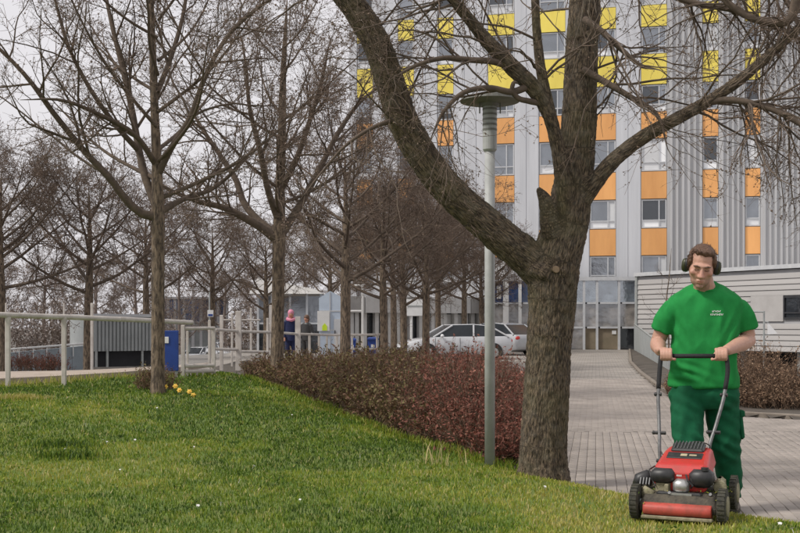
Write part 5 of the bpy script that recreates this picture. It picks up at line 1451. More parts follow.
# ------------------------------------------------------------------ cars
def car(name, label, loc, rz, paint, L=4.3, Wd=1.75, H=1.42, group='cars parked behind the trees'):
    """local x = forward, y = left; every panel a real surface"""
    c = empty(name, loc, rz); tag(c, label, 'car', group)
    prof = [(-2.15, .34), (-2.17, .62), (-2.08, .86), (-1.95, .95), (0.95, .95), (1.75, .82), (2.1, .68), (2.15, .5), (2.12, .28), (1.2, .2), (-1.2, .2)]
    xs_ = [-2.15, -2.08, -1.8, -1.2, -.5, .3, 1.0, 1.55, 1.95, 2.1, 2.16]
    top = [.78, .92, .96, .955, .95, .95, .93, .84, .74, .64, .5]; bot = [.42, .3, .24, .2, .19, .19, .2, .22, .26, .32, .4]; wid = [.66, .78, .85, .87, .875, .875, .87, .85, .78, .68, .55]
    b = MB(); rings = []
    for x, t, o, w in zip(xs_, top, bot, wid):
        m_ = (t + o) / 2
        rings.append([Vector((x, -w * .9, o)), Vector((x, -w, m_ - .08)), Vector((x, -w, m_ + .1)), Vector((x, -w * .93, t)), Vector((x, w * .93, t)), Vector((x, w, m_ + .1)), Vector((x, w, m_ - .08)), Vector((x, w * .9, o))])
    b.rings(rings); b.build('body', M[paint], c, local=True, smooth=True, bevel=.02)
    gx = [(-1.98, .94, .74), (-1.25, 1.36, .6), (-.6, 1.42, .58), (.25, 1.4, .58), (1.05, .93, .72)]
    b = MB(); rings = []
    for x, z, w in gx: rings.append([Vector((x, -.78, .9)), Vector((x, -w, z)), Vector((x, w, z)), Vector((x, .78, .9))])
    b.rings(rings); cb = b.build('cabin', M['carglass'], c, local=True)
    b = MB(); rings = []
    for x, z, w in gx[1:4]: rings.append([Vector((x, -w - .02, z - .06)), Vector((x, -w + .06, z + .025)), Vector((x, w - .06, z + .025)), Vector((x, w + .02, z - .06))])
    b.rings(rings); b.build('roof', M[paint], c, local=True, bevel=.015)
    for s in (-1, 1):
        for (p, q) in (((1.05, .93), (.25, 1.39)), ((-.55, .92), (-.6, 1.4)), ((-1.98, .93), (-1.25, 1.36))):
            wa = .77; wq = .6
            b = MB(); b.tube([(p[0], s * wa, p[1]), (q[0], s * wq, q[1])], .035, 6); b.build('pillar', M[paint], c, local=True)
        b = MB(); b.ell((.75, s * .93, .98), (.07, .11, .075)); b.build('mirror', M[paint], c, local=True)
        for x in (1.3, -1.32):
            b = MB(); b.tube([(x, s * .7, .31), (x, s * .72, .31), (x, s * .875, .31), (x, s * .89, .31)], [.26, .31, .31, .27], 20); w = b.build('wheel', M['rubber'], c, local=True)
            b = MB(); b.tube([(x, s * .885, .31), (x, s * .9, .31)], [.21, .19], 14); b.build('rim', M['silver'], w, local=True)
        b = MB(); b.ell((2.03, s * .6, .62), (.1, .17, .075)); b.build('headlight', M['headlight'], c, local=True)
        b = MB(); b.ell((-2.08, s * .62, .78), (.08, .14, .1)); b.build('tail_light', M['red'], c, local=True)
        for x in (.45, -.75):
            b = MB(); b.box((x, s * .88, .78), (.16, .03, .025)); b.build('door_handle', M[paint], c, local=True)
        for x in (1.0, .02, -1.0):
            b = MB(); b.box((x, s * .872, .62), (.012, .02, .56)); b.build('door_seam', M['black'], c, local=True)
        b = MB(); b.box((0, s * .84, .2), (2.0, .06, .09)); b.build('sill', M['black'], c, local=True)
        for x in (1.3, -1.32):
            b = MB(); b.tube([(x, s * .8, .33), (x, s * .878, .33)], [.37, .37], 20); b.build('wheel_arch', M['black'], c, local=True)
    b = MB(); b.box((2.15, 0, .46), (.03, .9, .13)); b.build('grille', M['black'], c, local=True)
    b = MB(); b.box((2.175, 0, .33), (.02, .5, .1)); b.build('number_plate', M['white'], c, local=True)
    c.scale = (L / 4.3, Wd / 1.75, H / 1.44)
    return c
def put(px, d): return ((px - 400) / F * d, d, float(terr_z((px - 400) / F * d, d)) - .045)
car('parked_car', 'white saloon car facing left, parked behind the red hedge', put(454, 43), math.pi + .25, 'carwhite', H=1.4)
car('parked_car', 'silver-grey car parked behind the lamp post and the white saloon', put(495, 50), math.pi - .9, 'cargrey', H=1.46)
car('parked_car', 'far white car seen through the bars of the white gate', put(198, 88), -math.pi / 2 - .35, 'carwhite')
car('parked_car', 'silver car behind the fence, just right of the gate', put(224, 84), -math.pi / 2 + .5, 'cargrey')
car('parked_car', 'white car parked sideways behind the two tall white posts', put(256, 80), .15, 'carwhite', H=1.55)

# ------------------------------------------------------------------ people
def cloth_noise(co, no, amp, sc, stretch=(1, 1, 1), seed=0.0):
    st = np.array(stretch)
    n = np.array([mnoise.noise(Vector(p * sc * st) + Vector((seed, 0, 0))) for p in co])
    n2 = np.array([mnoise.noise(Vector(p * sc * 2.3 * st) + Vector((seed + 9, 3, 0))) for p in co])
    return co + no * (amp * (1 - np.abs(n) * 2.2) + amp * .4 * n2)[:, None]

PD = 7.85
PM = F / PD
def X(px, d=PD): return (px - 400) / F * d
def Zp(py, d=PD): return CAMZ + (HOR - py) / F * d
YAW = R(10)
RX = Vector((math.cos(YAW), -math.sin(YAW), 0)); FWD = Vector((-math.sin(YAW), -math.cos(YAW), 0)); UP = Vector((0, 0, 1))
mbase = Vector((X(706), PD, GZ))
man = empty('person', mbase); tag(man, 'person in green T-shirt, dark green work trousers and earmuffs pushing a red mower', 'person')
moff = np.array(mbase)

def ring(c, rx, ry, n=24, e=2.3, ax=RX, ay=FWD, tilt=0.0):
    """superellipse ring"""
    out = []
    for j in range(n):
        a = 2 * math.pi * j / n; ca, sa = math.cos(a), math.sin(a)
        out.append(c + ax * rx * math.copysign(abs(ca) ** (2 / e), ca) + ay * ry * math.copysign(abs(sa) ** (2 / e), sa) - UP * tilt * ry * sa)
    return out

# head frame
HC = at(701.5, 266, 7.74)
roll, pitch, yawh = R(-7), R(20), R(14)
f0 = Vector((-math.sin(yawh), -math.cos(yawh), 0)); r0 = Vector((math.cos(yawh), -math.sin(yawh), 0))
u1_ = UP * math.cos(pitch) + f0 * math.sin(pitch); hf = f0 * math.cos(pitch) - UP * math.sin(pitch)
hu = u1_ * math.cos(roll) - r0 * math.sin(roll); hr = r0 * math.cos(roll) + u1_ * math.sin(roll)
HM = Matrix((hr, hf, hu)).transposed()      # local (right, forward, up) -> world
HS = 1.17
def hp(x, y, z): return HC + HM @ Vector((x, y, z)) * HS
def hell(b, c, r, tilt=None): b.ell(hp(*c), tuple(v * HS for v in r), M=HM if tilt is None else HM @ tilt)

body = MB()
hell(body, (0, -.018, .03), (.074, .094, .09))           # skull
hell(body, (0, .018, -.02), (.071, .074, .088))          # face
hell(body, (0, .03, -.075), (.057, .054, .045))          # jaw
hell(body, (0, .066, -.103), (.024, .02, .018))          # chin
hell(body, (0, .078, .022), (.056, .02, .013))           # brow
body.tube([hp(0, .087, .012), hp(0, .1, -.012), hp(0, .113, -.034), hp(0, .094, -.046)], [.0095 * HS, .011 * HS, .0155 * HS, .009 * HS], 10)   # nose
for s in (-1, 1):
    hell(body, (s * .013, .098, -.038), (.01, .012, .009))
    hell(body, (s * .046, .062, -.022), (.022, .022, .02))   # cheek
    hell(body, (s * .03, .07, .002), (.0155, .0155, .0115))  # lidded eye
    hell(body, (s * .076, -.012, -.012), (.01, .02, .032))   # ear
hell(body, (0, .084, -.066), (.026, .0125, .0055)); hell(body, (0, .083, -.0765), (.022, .0125, .0065))
# neck and chest under the shirt
body.tube([hp(0, -.02, -.03), at(703.5, 283, 7.8), at(705, 293, 7.85), at(705, 305, 7.87)], [(.07, .075), (.07, .072), (.085, .075), (.12, .09)], 18, flat=RX)
body.rings([ring(at(705, y, PD), w / PM, t) for y, w, t in ((296, 30, .085), (305, 36, .1), (330, 29, .115), (360, 28, .12), (392, 29, .12), (402, 26, .11))])
# arms
BAR_L, BAR_R = at(661, 356, 7.63), at(726, 356, 7.47)
bardir = (BAR_R - BAR_L).normalized()
HLc = at(664, 358, 7.61); HRc = at(722.5, 358, 7.49)
HLc = BAR_L + bardir * .03; HRc = BAR_R - bardir * .03
sL, eL = at(669, 312, 7.86), at(657.5, 343, 7.93); sR, eR = at(741.5, 311, 7.82), at(749, 340, 7.87)
wL = HLc + Vector((-.02, .075, .03)); wR = HRc + Vector((.05, .065, .035))
body.tube([sL + Vector((.05, 0, .0)), sL, sL.lerp(eL, .5), sL.lerp(eL, .85), eL, eL.lerp(wL, .3), eL.lerp(wL, .65), wL], [.045, .052, .056, .053, .051, .057, .045, .034], 16)
body.tube([sR + Vector((-.05, 0, .0)), sR, sR.lerp(eR, .5), sR.lerp(eR, .85), eR, eR.lerp(wR, .3), eR.lerp(wR, .65), wR], [.045, .052, .056, .053, .051, .058, .046, .035], 16)
# hands closed round the bar
def hand(c, w, inward):
    """c on the bar axis, w the wrist; inward = direction along the bar towards its middle"""
    perp = FWD; k0 = 0.031
    def arc(off, a, r=k0): return c + bardir * off + (perp * math.cos(a) + UP * math.sin(a)) * r
    fl = [(.034, 1.0), (.0125, 1.08), (-.0085, 1.02), (-.0285, .82)]
    for o, l in fl:
        o_ = o * (1 if inward > 0 else -1)
        end = -1.75 * l
        pts = [arc(o_, a, rr) for a, rr in ((2.15, .05), (1.5, .046), (0.85, .038), (0.25, .0335), (-.4, .0325), (-1.05, .031), (end, .029))]
        body.tube(pts, [.0118, .0122, .0112, .0106, .0104, .0094, .007], 10)
    # palm: from wrist to knuckles
    kn = c + UP * .04 - perp * .022
    body.tube([w, w.lerp(kn, .5), kn + UP * .003, kn + perp * .012 - UP * .002], [(.034, .026), (.042, .023), (.045, .019), (.04, .013)], 14, flat=bardir)
    body.tube([c + UP * .02 - perp * .034 - bardir * .03, c - perp * .036 + UP * .012, c + UP * .02 - perp * .034 + bardir * .03], [.012, .017, .012], 10)
    t0 = c + bardir * inward * .03 - perp * .03 + UP * .02
    body.tube([w.lerp(c, .45), t0, c + bardir * inward * .056 - perp * .012 - UP * .012, c + bardir * inward * .062 + perp * .018 - UP * .024, c + bardir * inward * .05 + perp * .034 - UP * .02], [.016, .015, .0125, .0115, .0075], 10)
hand(HLc, wL, 1); hand(HRc, wR, -1)
# lower body inside the trousers
kn1, an1 = at(688.5, 447, 7.66), at(690, 502, 7.72); kn2, an2 = at(725.5, 446, 7.84), at(731, 499, 7.98)
an1.z = GZ + .1; an2.z = GZ + .1
hip1, hip2 = at(688, 396, 7.84), at(721, 396, 7.86)
for h_, k_, a_ in ((hip1, kn1, an1), (hip2, kn2, an2)):
    body.tube([h_ + UP * .06, h_ - UP * .05, k_, a_], [.085, .085, .06, .045], 14)
co, no, qd = fuse(body, 0.006, 3, .45)
# eye sockets and mouth line pressed in
for s in (-1, 1):
    c = np.array(hp(s * .03, .09, .008)); dd = np.linalg.norm(co - c, axis=1); co -= np.array(hf)[None] * (0.006 * np.exp(-(dd / .017) ** 2))[:, None]
Hinv = HM.transposed()
lc = (co - np.array(HC)) @ np.array(HM) / HS
for z_, dep, wz_ in ((-.0715, .004, .004), (-.003, .003, .003)):
    wx_ = np.exp(-((np.abs(lc[:, 0]) - (0 if z_ < -.05 else .03)) / (.022 if z_ < -.05 else .013)) ** 4) * np.exp(-((lc[:, 2] - z_) / wz_) ** 2) * (lc[:, 1] > .06)
    co -= np.array(hf)[None] * (dep * wx_)[:, None]
# skin tone: lips, cheeks and stubble are really different in colour
tone = np.full(len(co), .5)
face = (lc[:, 1] > .03) & (np.abs(lc[:, 0]) < .08) & (np.abs(lc[:, 2]) < .14)
lips = face * np.exp(-(lc[:, 0] / .024) ** 4 - ((lc[:, 2] + .0715) / .011) ** 2)
stub = face * nss(-.045, -.075, lc[:, 2]) * (1 - lips)
tone = tone - .42 * stub + .42 * np.maximum(lips, .4 * np.exp(-((lc[:, 2] + .02) / .02) ** 2) * face)
def skin_mat():
    m = mat_attr('skin', [(0.0, (.33, .2, .155)), (.5, (.52, .3, .225)), (.75, (.52, .255, .195)), (1.0, (.4, .16, .135))], rough=.5, spec=.4)
    t = m.node_tree; b = t.nodes['Principled BSDF']; b.inputs['Subsurface Weight'].default_value = .12; b.inputs['Subsurface Radius'].default_value = (.012, .005, .003)
    rp = [n for n in t.nodes if n.type == 'VALTORGB'][0]
    nz = t.nodes.new('ShaderNodeTexNoise'); nz.inputs['Scale'].default_value = 45; nz.inputs['Detail'].default_value = 5
    g = t.nodes.new('ShaderNodeNewGeometry'); t.links.new(g.outputs['Position'], nz.inputs['Vector'])
    mr = t.nodes.new('ShaderNodeMapRange'); mr.inputs['From Min'].default_value = .3; mr.inputs['From Max'].default_value = .7; mr.inputs['To Min'].default_value = .93; mr.inputs['To Max'].default_value = 1.06
    t.links.new(nz.outputs['Fac'], mr.inputs['Value'])
    vm = t.nodes.new('ShaderNodeVectorMath'); vm.operation = 'SCALE'; t.links.new(rp.outputs['Color'], vm.inputs[0]); t.links.new(mr.outputs['Result'], vm.inputs['Scale'])
    t.links.new(vm.outputs['Vector'], b.inputs['Base Color'])
    return m
M['skinman'] = skin_mat()
bo_ = link('body', np_mesh('body', co - moff, quads=qd, mat=M['skinman'], smooth=True, attrs={'tone': tone}), man)

# T-shirt
sh = MB()
rows_ = [(285.2, 706, 12.5, .082), (288, 706, 18, .097), (291, 705.5, 24, .108), (295, 705, 30, .118), (299, 705, 35, .124), (304, 705, 37.5, .13), (312, 705, 36.5, .138), (322, 705, 33.5, .146), (338, 704.5, 31.5, .148), (354, 704, 31.5, .152), (368, 703.5, 32.5, .156), (379, 703.5, 33.8, .158), (387, 703.5, 34.5, .158)]
sh.rings([ring(at(cx_, y, PD), w / PM, t, 32, 2.4, tilt=max(0, (298 - y) / 298 * 10)) for y, cx_, w, t in rows_])
sh.tube([at(681, 306, 7.86), at(673, 309, 7.86), sL.lerp(eL, .2), sL.lerp(eL, .5), sL.lerp(eL, .58)], [.062, .07, .076, .079, .082], 20)
sh.tube([at(730, 305, 7.84), at(738, 308, 7.83), sR.lerp(eR, .2), sR.lerp(eR, .5), sR.lerp(eR, .6)], [.062, .07, .078, .082, .084], 20)
co, no, qd = fuse(sh, .008, 12)
co = cloth_noise(co, no, .009, 7.5, (1.3, 1.3, .5), 2)
# pulled folds fanning from the armpits and over the belly
for (c, dr, n_, am) in ((at(677, 333, 7.72), Vector((.5, 0, -1)), 5, .007), (at(733, 331, 7.7), Vector((-.5, 0, -1)), 5, .007), (at(690, 372, 7.68), Vector((.9, 0, -.35)), 4, .008), (at(684, 380, 7.68), Vector((1, 0, -.1)), 4, .006)):
    dr = np.array(dr.normalized()); pr = np.array([-dr[2], 0, dr[0]]); q = co - np.array(c)
    al_ = q @ dr; pe = q @ pr
    co += no * (am * np.sin(pe * 95) * np.exp(-(al_ / .13) ** 2 - (pe / .075) ** 2 - (q[:, 1] / .2) ** 2))[:, None]
so = link('shirt', np_mesh('shirt', co - moff, quads=qd, mat=M['shirt'], smooth=True), man)
# neckband
b = MB(); nk = [Vector(p) for p in ring(at(706, 286.0, PD - .005), .088, .088, 28, 2.1, tilt=.42)]
b.tube(nk + [nk[0]], .008, 8); b.build('neckband', M['shirt'], so, smooth=True)
# print on the chest: two short lines of pale strokes
from mathutils.bvhtree import BVHTree
tri_v = [Vector(p) for p in co]; bvh = BVHTree.FromPolygons(tri_v, [tuple(q) for q in qd])
rr_ = random.Random(3)
b = MB()
def stroke(px0, px1, py0, py1):
    vs = []
    for px, py in ((px0, py0), (px1, py0), (px1, py1), (px0, py1)):
        o = Vector((0, 0, CAMZ)); dr = (at(px, py, 8) - o).normalized(); hit = bvh.ray_cast(o, dr)
        p = hit[0] if hit[0] is not None else at(px, py, 7.7)
        vs.append(p - dr * .004)
    b.add(vs, [(3, 2, 1, 0)])
x_ = 712.2
for k in range(6):
    w = rr_.uniform(1.0, 1.5); 
    stroke(x_, x_ + .45, 310.4, 312.2); stroke(x_ + .45, x_ + w, 310.4 if k % 2 else 311.1, 310.9 if k % 2 else 311.6)
    if k % 3 == 0: stroke(x_ + .45, x_ + w, 311.7, 312.2)
    x_ += w + .28
x_ = 710.3
for k in range(11):
    w = rr_.uniform(.8, 1.15)
    stroke(x_, x_ + .4, 313.6, 315.3); stroke(x_ + .4, x_ + w, 313.6 if k % 3 else 314.3, 314.1 if k % 3 else 314.8)
    if k % 2: stroke(x_ + .4, x_ + w, 314.8, 315.3)
    x_ += w + .25
b.build('chest_print', M['white'], so)

# trousers
tr_ = MB()
tr_.rings([ring(at(704, y, PD), w / PM, t, 28, 2.4) for y, w, t in ((374, 26, .11), (382, 28.5, .128), (389, 31.8, .142), (394, 34, .152), (404, 33, .14), (408, 30, .12))])
tr_.tube([at(688, 388, 7.85), at(687.5, 405, 7.83), at(687, 425, 7.76), kn1, at(690, 470, 7.7), an1 + UP * .01], [(.115, .135), (.115, .13), (.106, .112), (.096, .1), (.092, .095), (.085, .09)], 22, flat=RX)
tr_.tube([at(721, 388, 7.85), at(722, 405, 7.86), at(724, 425, 7.86), kn2, at(729, 472, 7.9), an2 + UP * .02], [(.115, .135), (.118, .13), (.112, .118), (.098, .105), (.085, .095), (.07, .085)], 22, flat=RX)
co, no, qd = fuse(tr_, .009, 4)
co = cloth_noise(co, no, .008, 9.0, (1, 1, .8), 5)
for (cz, s_) in ((kn1, 1), (kn2, 1), (an2, 1), (hip1 - UP * .08, .7), (hip2 - UP * .08, .7)):
    q = co - np.array(cz); co += no * (.009 * s_ * np.sin(q[:, 2] * 75 + q[:, 0] * 40) * np.exp(-(q[:, 2] / .11) ** 2 - (q[:, 0] / .14) ** 2))[:, None]
to = link('trousers', np_mesh('trousers', co - moff, quads=qd, mat=M['pants'], smooth=True), man)
pk_c = at(738.5, 425, 7.86)
b = MB(); b.cbox(pk_c, (.035, .15, .19), .012, M=Matrix.Rotation(R(-6), 3, 'Y')); b.build('cargo_pocket', M['pants'], to, smooth=False)
b = MB(); b.cbox(pk_c + Vector((.004, 0, .085)), (.042, .16, .05), .01, M=Matrix.Rotation(R(-6), 3, 'Y')); b.build('pocket_flap', M['pants'], to)
for an, fw in ((an1, 1), (an2, 1)):
    b = MB(); p = an.copy(); p.z = GZ
    b.tube([p - FWD * .1 + UP * .05, p - FWD * .06 + UP * .055, p + FWD * .05 + UP * .052, p + FWD * .14 + UP * .04, p + FWD * .19 + UP * .03], [(.03, .042), (.045, .055), (.052, .052), (.05, .038), (.03, .025)], 14, flat=RX)
    b.tube([p + UP * .03, p + UP * .15], [.05, .048], 14)
    c_, n_, q_ = fuse(b, .008, 3); bt = link('boot', np_mesh('boot', c_ - moff, quads=q_, mat=M['boot'], smooth=True), man)
    b = MB(); b.rings([ring(p + FWD * .045 + UP * z, .054, .148, 20, 2.6) for z in (.002, .024)]); b.build('sole', M['rubber'], bt)

# hair: a cap with real strands
hb = MB()
hell(hb, (0, -.034, .04), (.079, .092, .082)); hell(hb, (.005, .018, .094), (.06, .05, .026)); hell(hb, (0, -.07, .0), (.068, .05, .07))
for s in (-1, 1): hell(hb, (s * .071, .012, .038), (.012, .034, .04))
co, no, qd = fuse(hb, .007, 3)
co = cloth_noise(co, no, .006, 30, (1, 1, 1), 7)
ho = link('hair', np_mesh('hair', co - moff, quads=qd, mat=M['hair'], smooth=True), man)
rh = np.random.default_rng(2)
k = rh.integers(0, len(co), 1700); _l = (co[k] - np.array(HC)) @ np.array(HM) / HS; k = k[~((_l[:, 1] > .03) & (_l[:, 2] < .088))]; p = co[k]; n_ = no[k]
flow = np.array(hf) * .45 + np.array(hr) * -.35 + np.array(hu) * .0
lcl = (p - np.array(HC)) @ np.array(HM)
d_ = n_ * .0 + flow[None] * 1.6 * np.where(lcl[:, 1:2] > -.02, 1, -.2) + rh.normal(0, .13, (len(p), 3)) - np.array(hu)[None] * np.where(lcl[:, 2:3] < .06, .8, 0)
d_ /= np.linalg.norm(d_, axis=1, keepdims=True)
SP = np.empty((len(p), 4, 3)); SP[:, 0] = p - n_ * .003
for i in range(1, 4):
    d_ = d_ + flow[None] * .15 - n_ * .12; d_ /= np.linalg.norm(d_, axis=1, keepdims=True); SP[:, i] = SP[:, i - 1] + d_ * rh.uniform(.005, .0095, len(p))[:, None]
SR = np.linspace(.0016, .0006, 4)[None] * np.ones((len(p), 1))
v, q = tubes(SP, SR, 3); link('strands', np_mesh('strands', v - moff, quads=q, mat=M['hair']), ho, kind='stuff')
for s in (-1, 1):
    b = MB(); b.tube([hp(s * .014, .0965, .0205), hp(s * .032, .0955, .0255), hp(s * .05, .082, .0225)], [(.004 * HS, .003 * HS), (.0055 * HS, .004 * HS), (.0025 * HS, .0025 * HS)], 8); b.build('eyebrow', M['hair'], ho)
    b = MB(); b.tube([hp(s * .017, .085, -.0005), hp(s * .03, .0885, -.003), hp(s * .043, .08, -.0005)], .0021 * HS, 6); b.build('eyelashes', M['hair'], ho)  # lashes made thick and dark to put in the eyes' shade
# earmuffs, worn with the band behind the head
em = empty('earmuffs', hp(0, 0, -.01)); tag(em, 'olive and black earmuffs on the head of the person in green', 'earmuffs')
for s in (-1, 1):
    b = MB(); b.tube([hp(s * .074, -.01, -.006), hp(s * .088, -.01, -.006), hp(s * .098, -.01, -.006)], [(.036, .046), (.041, .051), (.038, .048)], 20, flat=hf); b.build('cushion', M['black'], em, smooth=True)
    b = MB(); b.tube([hp(s * .096, -.01, -.006), hp(s * .101, -.01, -.006), hp(s * .111, -.01, -.006), hp(s * .115, -.01, -.006)], [(.039, .049), (.038, .048), (.03, .039), (.013, .018)], 20, flat=hf); b.build('cup', M['muff'], em, smooth=True)
b = MB(); b.tube([hp(-.105, -.025, -.01), hp(-.1, -.085, -.02), hp(-.06, -.13, -.03), hp(0, -.145, -.035), hp(.06, -.13, -.03), hp(.1, -.085, -.02), hp(.105, -.025, -.01)], .0065, 8); b.build('band', M['black'], em, smooth=True)

# ------------------------------------------------------------------ the mower
MO = Vector((1.715, 6.835, 0.0)); MA = math.atan2(-.408, .913)
mow = empty('lawn_mower', MO, MA); tag(mow, 'red walk-behind lawn mower with black engine covers and grass-stained deck', 'lawn mower')
Mi = (Matrix.Translation(MO) @ Matrix.Rotation(MA, 4, 'Z')).inverted()
lw_ = lambda v: Mi @ v            # world to mower coordinates
def wheel(x, y, r, w):
    z = r - .004
    b = MB(); b.tube([(x - w / 2, y, z), (x - w / 2 + .008, y, z), (x + w / 2 - .008, y, z), (x + w / 2, y, z)], [r * .86, r, r, r * .86], 28); wo = b.build('wheel', M['rubber'], mow, local=True)
    s = 1 if x > 0 else -1
    b = MB(); b.tube([(x + s * w / 2 * .9, y, z), (x + s * (w / 2 + .006), y, z), (x + s * (w / 2 + .012), y, z)], [r * .62, r * .58, r * .2], 20); b.build('hub', M['dirty'], wo, local=True)
    b = MB()
    for k in range(24):
        a = k * math.pi / 12; b.box((x, y + math.cos(a) * r * .995, z + math.sin(a) * r * .995), (w * .82, .012, .009), M=Matrix.Rotation(a - math.pi / 2, 3, 'X'))
    b.build('tread', M['rubber'], wo, local=True, kind='stuff')
wheel(-.283, 0, .105, .058); wheel(.283, 0, .105, .058); wheel(-.27, .6, .108, .05); wheel(.27, .6, .108, .05)
# deck shell
b = MB()
def prof_ring(x, k=1.0): 
    return [Vector((x, y, z)) for y, z in ((-.05, .05), (-.06, .09), (-.02, .15 * k), (.08, .175 * k), (.3, .18 * k), (.52, .165 * k), (.6, .1), (.6, .05))]
b.rings([prof_ring(-.25, .72), prof_ring(-.225, .95), prof_ring(-.1, 1), prof_ring(.1, 1), prof_ring(.225, .95), prof_ring(.25, .72)])
deck = b.build('deck', M['deckm'], mow, local=True, smooth=True, bevel=.008)
b = MB(); prf = [(-.045, .028), (-.083, .04), (-.092, .055), (-.094, .07), (-.09, .088), (-.078, .1), (-.055, .108), (-.02, .11), (-.02, .03)]
b.rings([[Vector((x, y * (1 if abs(x) < .2 else .9), z)) for y, z in prf] for x in (-.222, -.19, .19, .222)]); b.build('front_bumper', M['redbar'], mow, local=True, smooth=True, bevel=.006)
b = MB(); b.cbox((0, -.07, .022), (.46, .05, .022), .006); b.build('front_skirt', M['dirty'], mow, local=True)
b = MB()
for s in (-1, 1): b.cyl((s * .2, 0, .101), (s * .265, 0, .101), .018, n=10)
for s in (-1, 1): b.cyl((s * .2, .6, .104), (s * .25, .6, .104), .014, n=10)
b.build('axle', M['galv'], mow, local=True)
# engine
b = MB(); b.tube([(0, .3, .165), (0, .3, .2), (0, .3, .28)], [.17, .155, .15], 28); eng = b.build('engine_block', M['black'], mow, local=True)
b = MB()
for k in range(5): b.cbox((-.01, .12, .165 + k * .018), (.2, .1, .008), .003)
b.build('cooling_fins', M['silver'], eng, local=True)
b = MB(); b.cbox((-.115, .075, .262), (.155, .12, .09), .022); b.build('air_filter', M['black'], mow, local=True, smooth=True)
b = MB(); b.cbox((-.115, .085, .19), (.1, .09, .075), .012); b.cbox((-.085, .035, .185), (.03, .03, .06), .006); b.build('carburettor', M['dirty'], mow, local=True)
b = MB(); b.cbox((.135, .08, .255), (.15, .13, .11), .025); b.build('fuel_tank', M['black'], mow, local=True, smooth=True)
b = MB(); b.cyl((.16, .05, .305), (.16, .05, .325), .025); b.build('fuel_cap', M['black'], mow, local=True)
b = MB(); b.cbox((.01, .045, .205), (.105, .09, .088), .02); b.build('muffler', M['silver'], mow, local=True, smooth=True)
b = MB(); b.box((.01, -.003, .16), (.15, .012, .012)); b.build('muffler_guard', M['silver'], mow, local=True)
# red cowl: wide at the foot, narrower on top, sloping front
def crow(y, z, w, n=0.02): return [Vector((-w, y, z - .0)), Vector((-w + .03, y - n * .3, z + .012)), Vector((w - .03, y - n * .3, z + .012)), Vector((w, y, z)), Vector((w + .025, y + .01, z - .1)), Vector((-w - .025, y + .01, z - .1))]
b = MB(); b.rings([crow(.055, .265, .135), crow(.1, .322, .175), crow(.2, .352, .165), crow(.3, .385, .155), crow(.42, .4, .15), crow(.47, .36, .13)]); cowl = b.build('cowl', M['red'], mow, local=True, bevel=.012, smooth=False)
sl = math.atan2(.033, .1)
b = MB(); b.cbox((.0, .215, .3735), (.235, .085, .008), .003, M=Matrix.Rotation(sl, 3, 'X')); b.build('label_panel', M['black'], cowl, local=True)
b = MB(); b.cbox((-.005, .21, .3785), (.045, .03, .006), .002, M=Matrix.Rotation(sl, 3, 'X')); b.cbox((.055, .212, .3785), (.05, .016, .005), .002, M=Matrix.Rotation(sl, 3, 'X')); b.build('label_print', mat('label_print', (.5, .42, .25), (.4, .35, .25), .5, 60), cowl, local=True)
b = MB(); b.cbox((.005, .33, .412), (.22, .12, .03), .01, M=Matrix.Rotation(sl, 3, 'X'))
gr_ = b.build('starter_grille', M['black'], cowl, local=True)
b = MB()
for k in range(9): b.cbox((-.085 + k * .0225, .33, .43), (.007, .11, .01), .002, M=Matrix.Rotation(sl, 3, 'X'))
b.build('grille_bar', M['tubem'], gr_, local=True, kind='stuff')
b = MB()
for x_ in (-.016, -.004, .008): b.box((x_, .032, .27), (.008, .006, .009))
b.build('front_mark', M['white'], cowl, local=True)
# side duct with worn metal coils, left in the picture
b = MB(); b.tube([(-.2, .14, .22), (-.24, .13, .235), (-.285, .11, .22), (-.3, .09, .19)], [.045, .05, .045, .03], 14); b.build('discharge_duct', M['black'], mow, local=True, smooth=True)
b = MB()
for k in range(4):
    c = Vector((-.205 - k * .02, .07, .205)); b.tube([c + Vector((0, .0, .035)), c + Vector((0, -.03, 0)), c + Vector((0, 0, -.035))], .006, 6)
b.build('linkage', M['tubem'], mow, local=True)
b = MB(); b.tube([(-.17, .02, .14), (-.23, .03, .15), (-.265, .12, .155), (-.27, .3, .15), (-.25, .45, .14)], [(.03, .02), (.045, .02), (.04, .02), (.035, .02), (.03, .02)], 12); b.build('deck_flange', M['dirty'], mow, local=True, smooth=True)
b = MB(); b.cbox((.235, .2, .2), (.06, .16, .1), .02); b.cyl((.25, .1, .2), (.25, .13, .2), .04); b.build('side_housing', M['dirty'], mow, local=True)
# clippings stuck to deck, bumper and wheels
rc2 = np.random.default_rng(14); n = 420
c = np.stack([rc2.uniform(-.29, .29, n), rc2.uniform(-.08, .5, n), np.zeros(n)], -1)
c[:, 2] = np.where(np.abs(c[:, 0]) > .24, rc2.uniform(.03, .2, n), np.where(c[:, 1] < .0, rc2.uniform(.03, .115, n), .172 + .01 * rc2.random(n)))
v, tr, tn = leaf_cloud(rc2, c, rc2.uniform(.004, .011, n), np.clip(rc2.normal(.45, .25, n), 0, 1))
link('clippings', np_mesh('clippings', v, tris=tr, mat=M['grass'], attrs={'tone': tn}), mow, kind='stuff')
for k, (x, y, z) in enumerate(((-.17, -.005, .125), (.17, -.005, .125), (-.06, .0, .16), (.2, .03, .16), (-.2, .03, .16))):
    b = MB(); b.cyl((x, y, z), (x, y - .012, z + .008), .011, n=6); b.build('bolt', M['tubem'], mow, local=True)
b = MB(); b.cbox((0, .035, .145), (.3, .07, .05), .01); b.build('engine_base', M['black'], mow, local=True)
b = MB(); b.tube([(.075, .03, .2), (.09, .0, .215), (.06, -.005, .245), (.04, .04, .275)], .006, 8); b.build('ignition_lead', M['black'], mow, local=True)
b = MB(); b.tube([(-.2, .2, .3), (-.215, .1, .29), (-.19, .05, .24), (-.16, .03, .2)], .005, 6); b.build('throttle_cable', M['black'], mow, local=True)
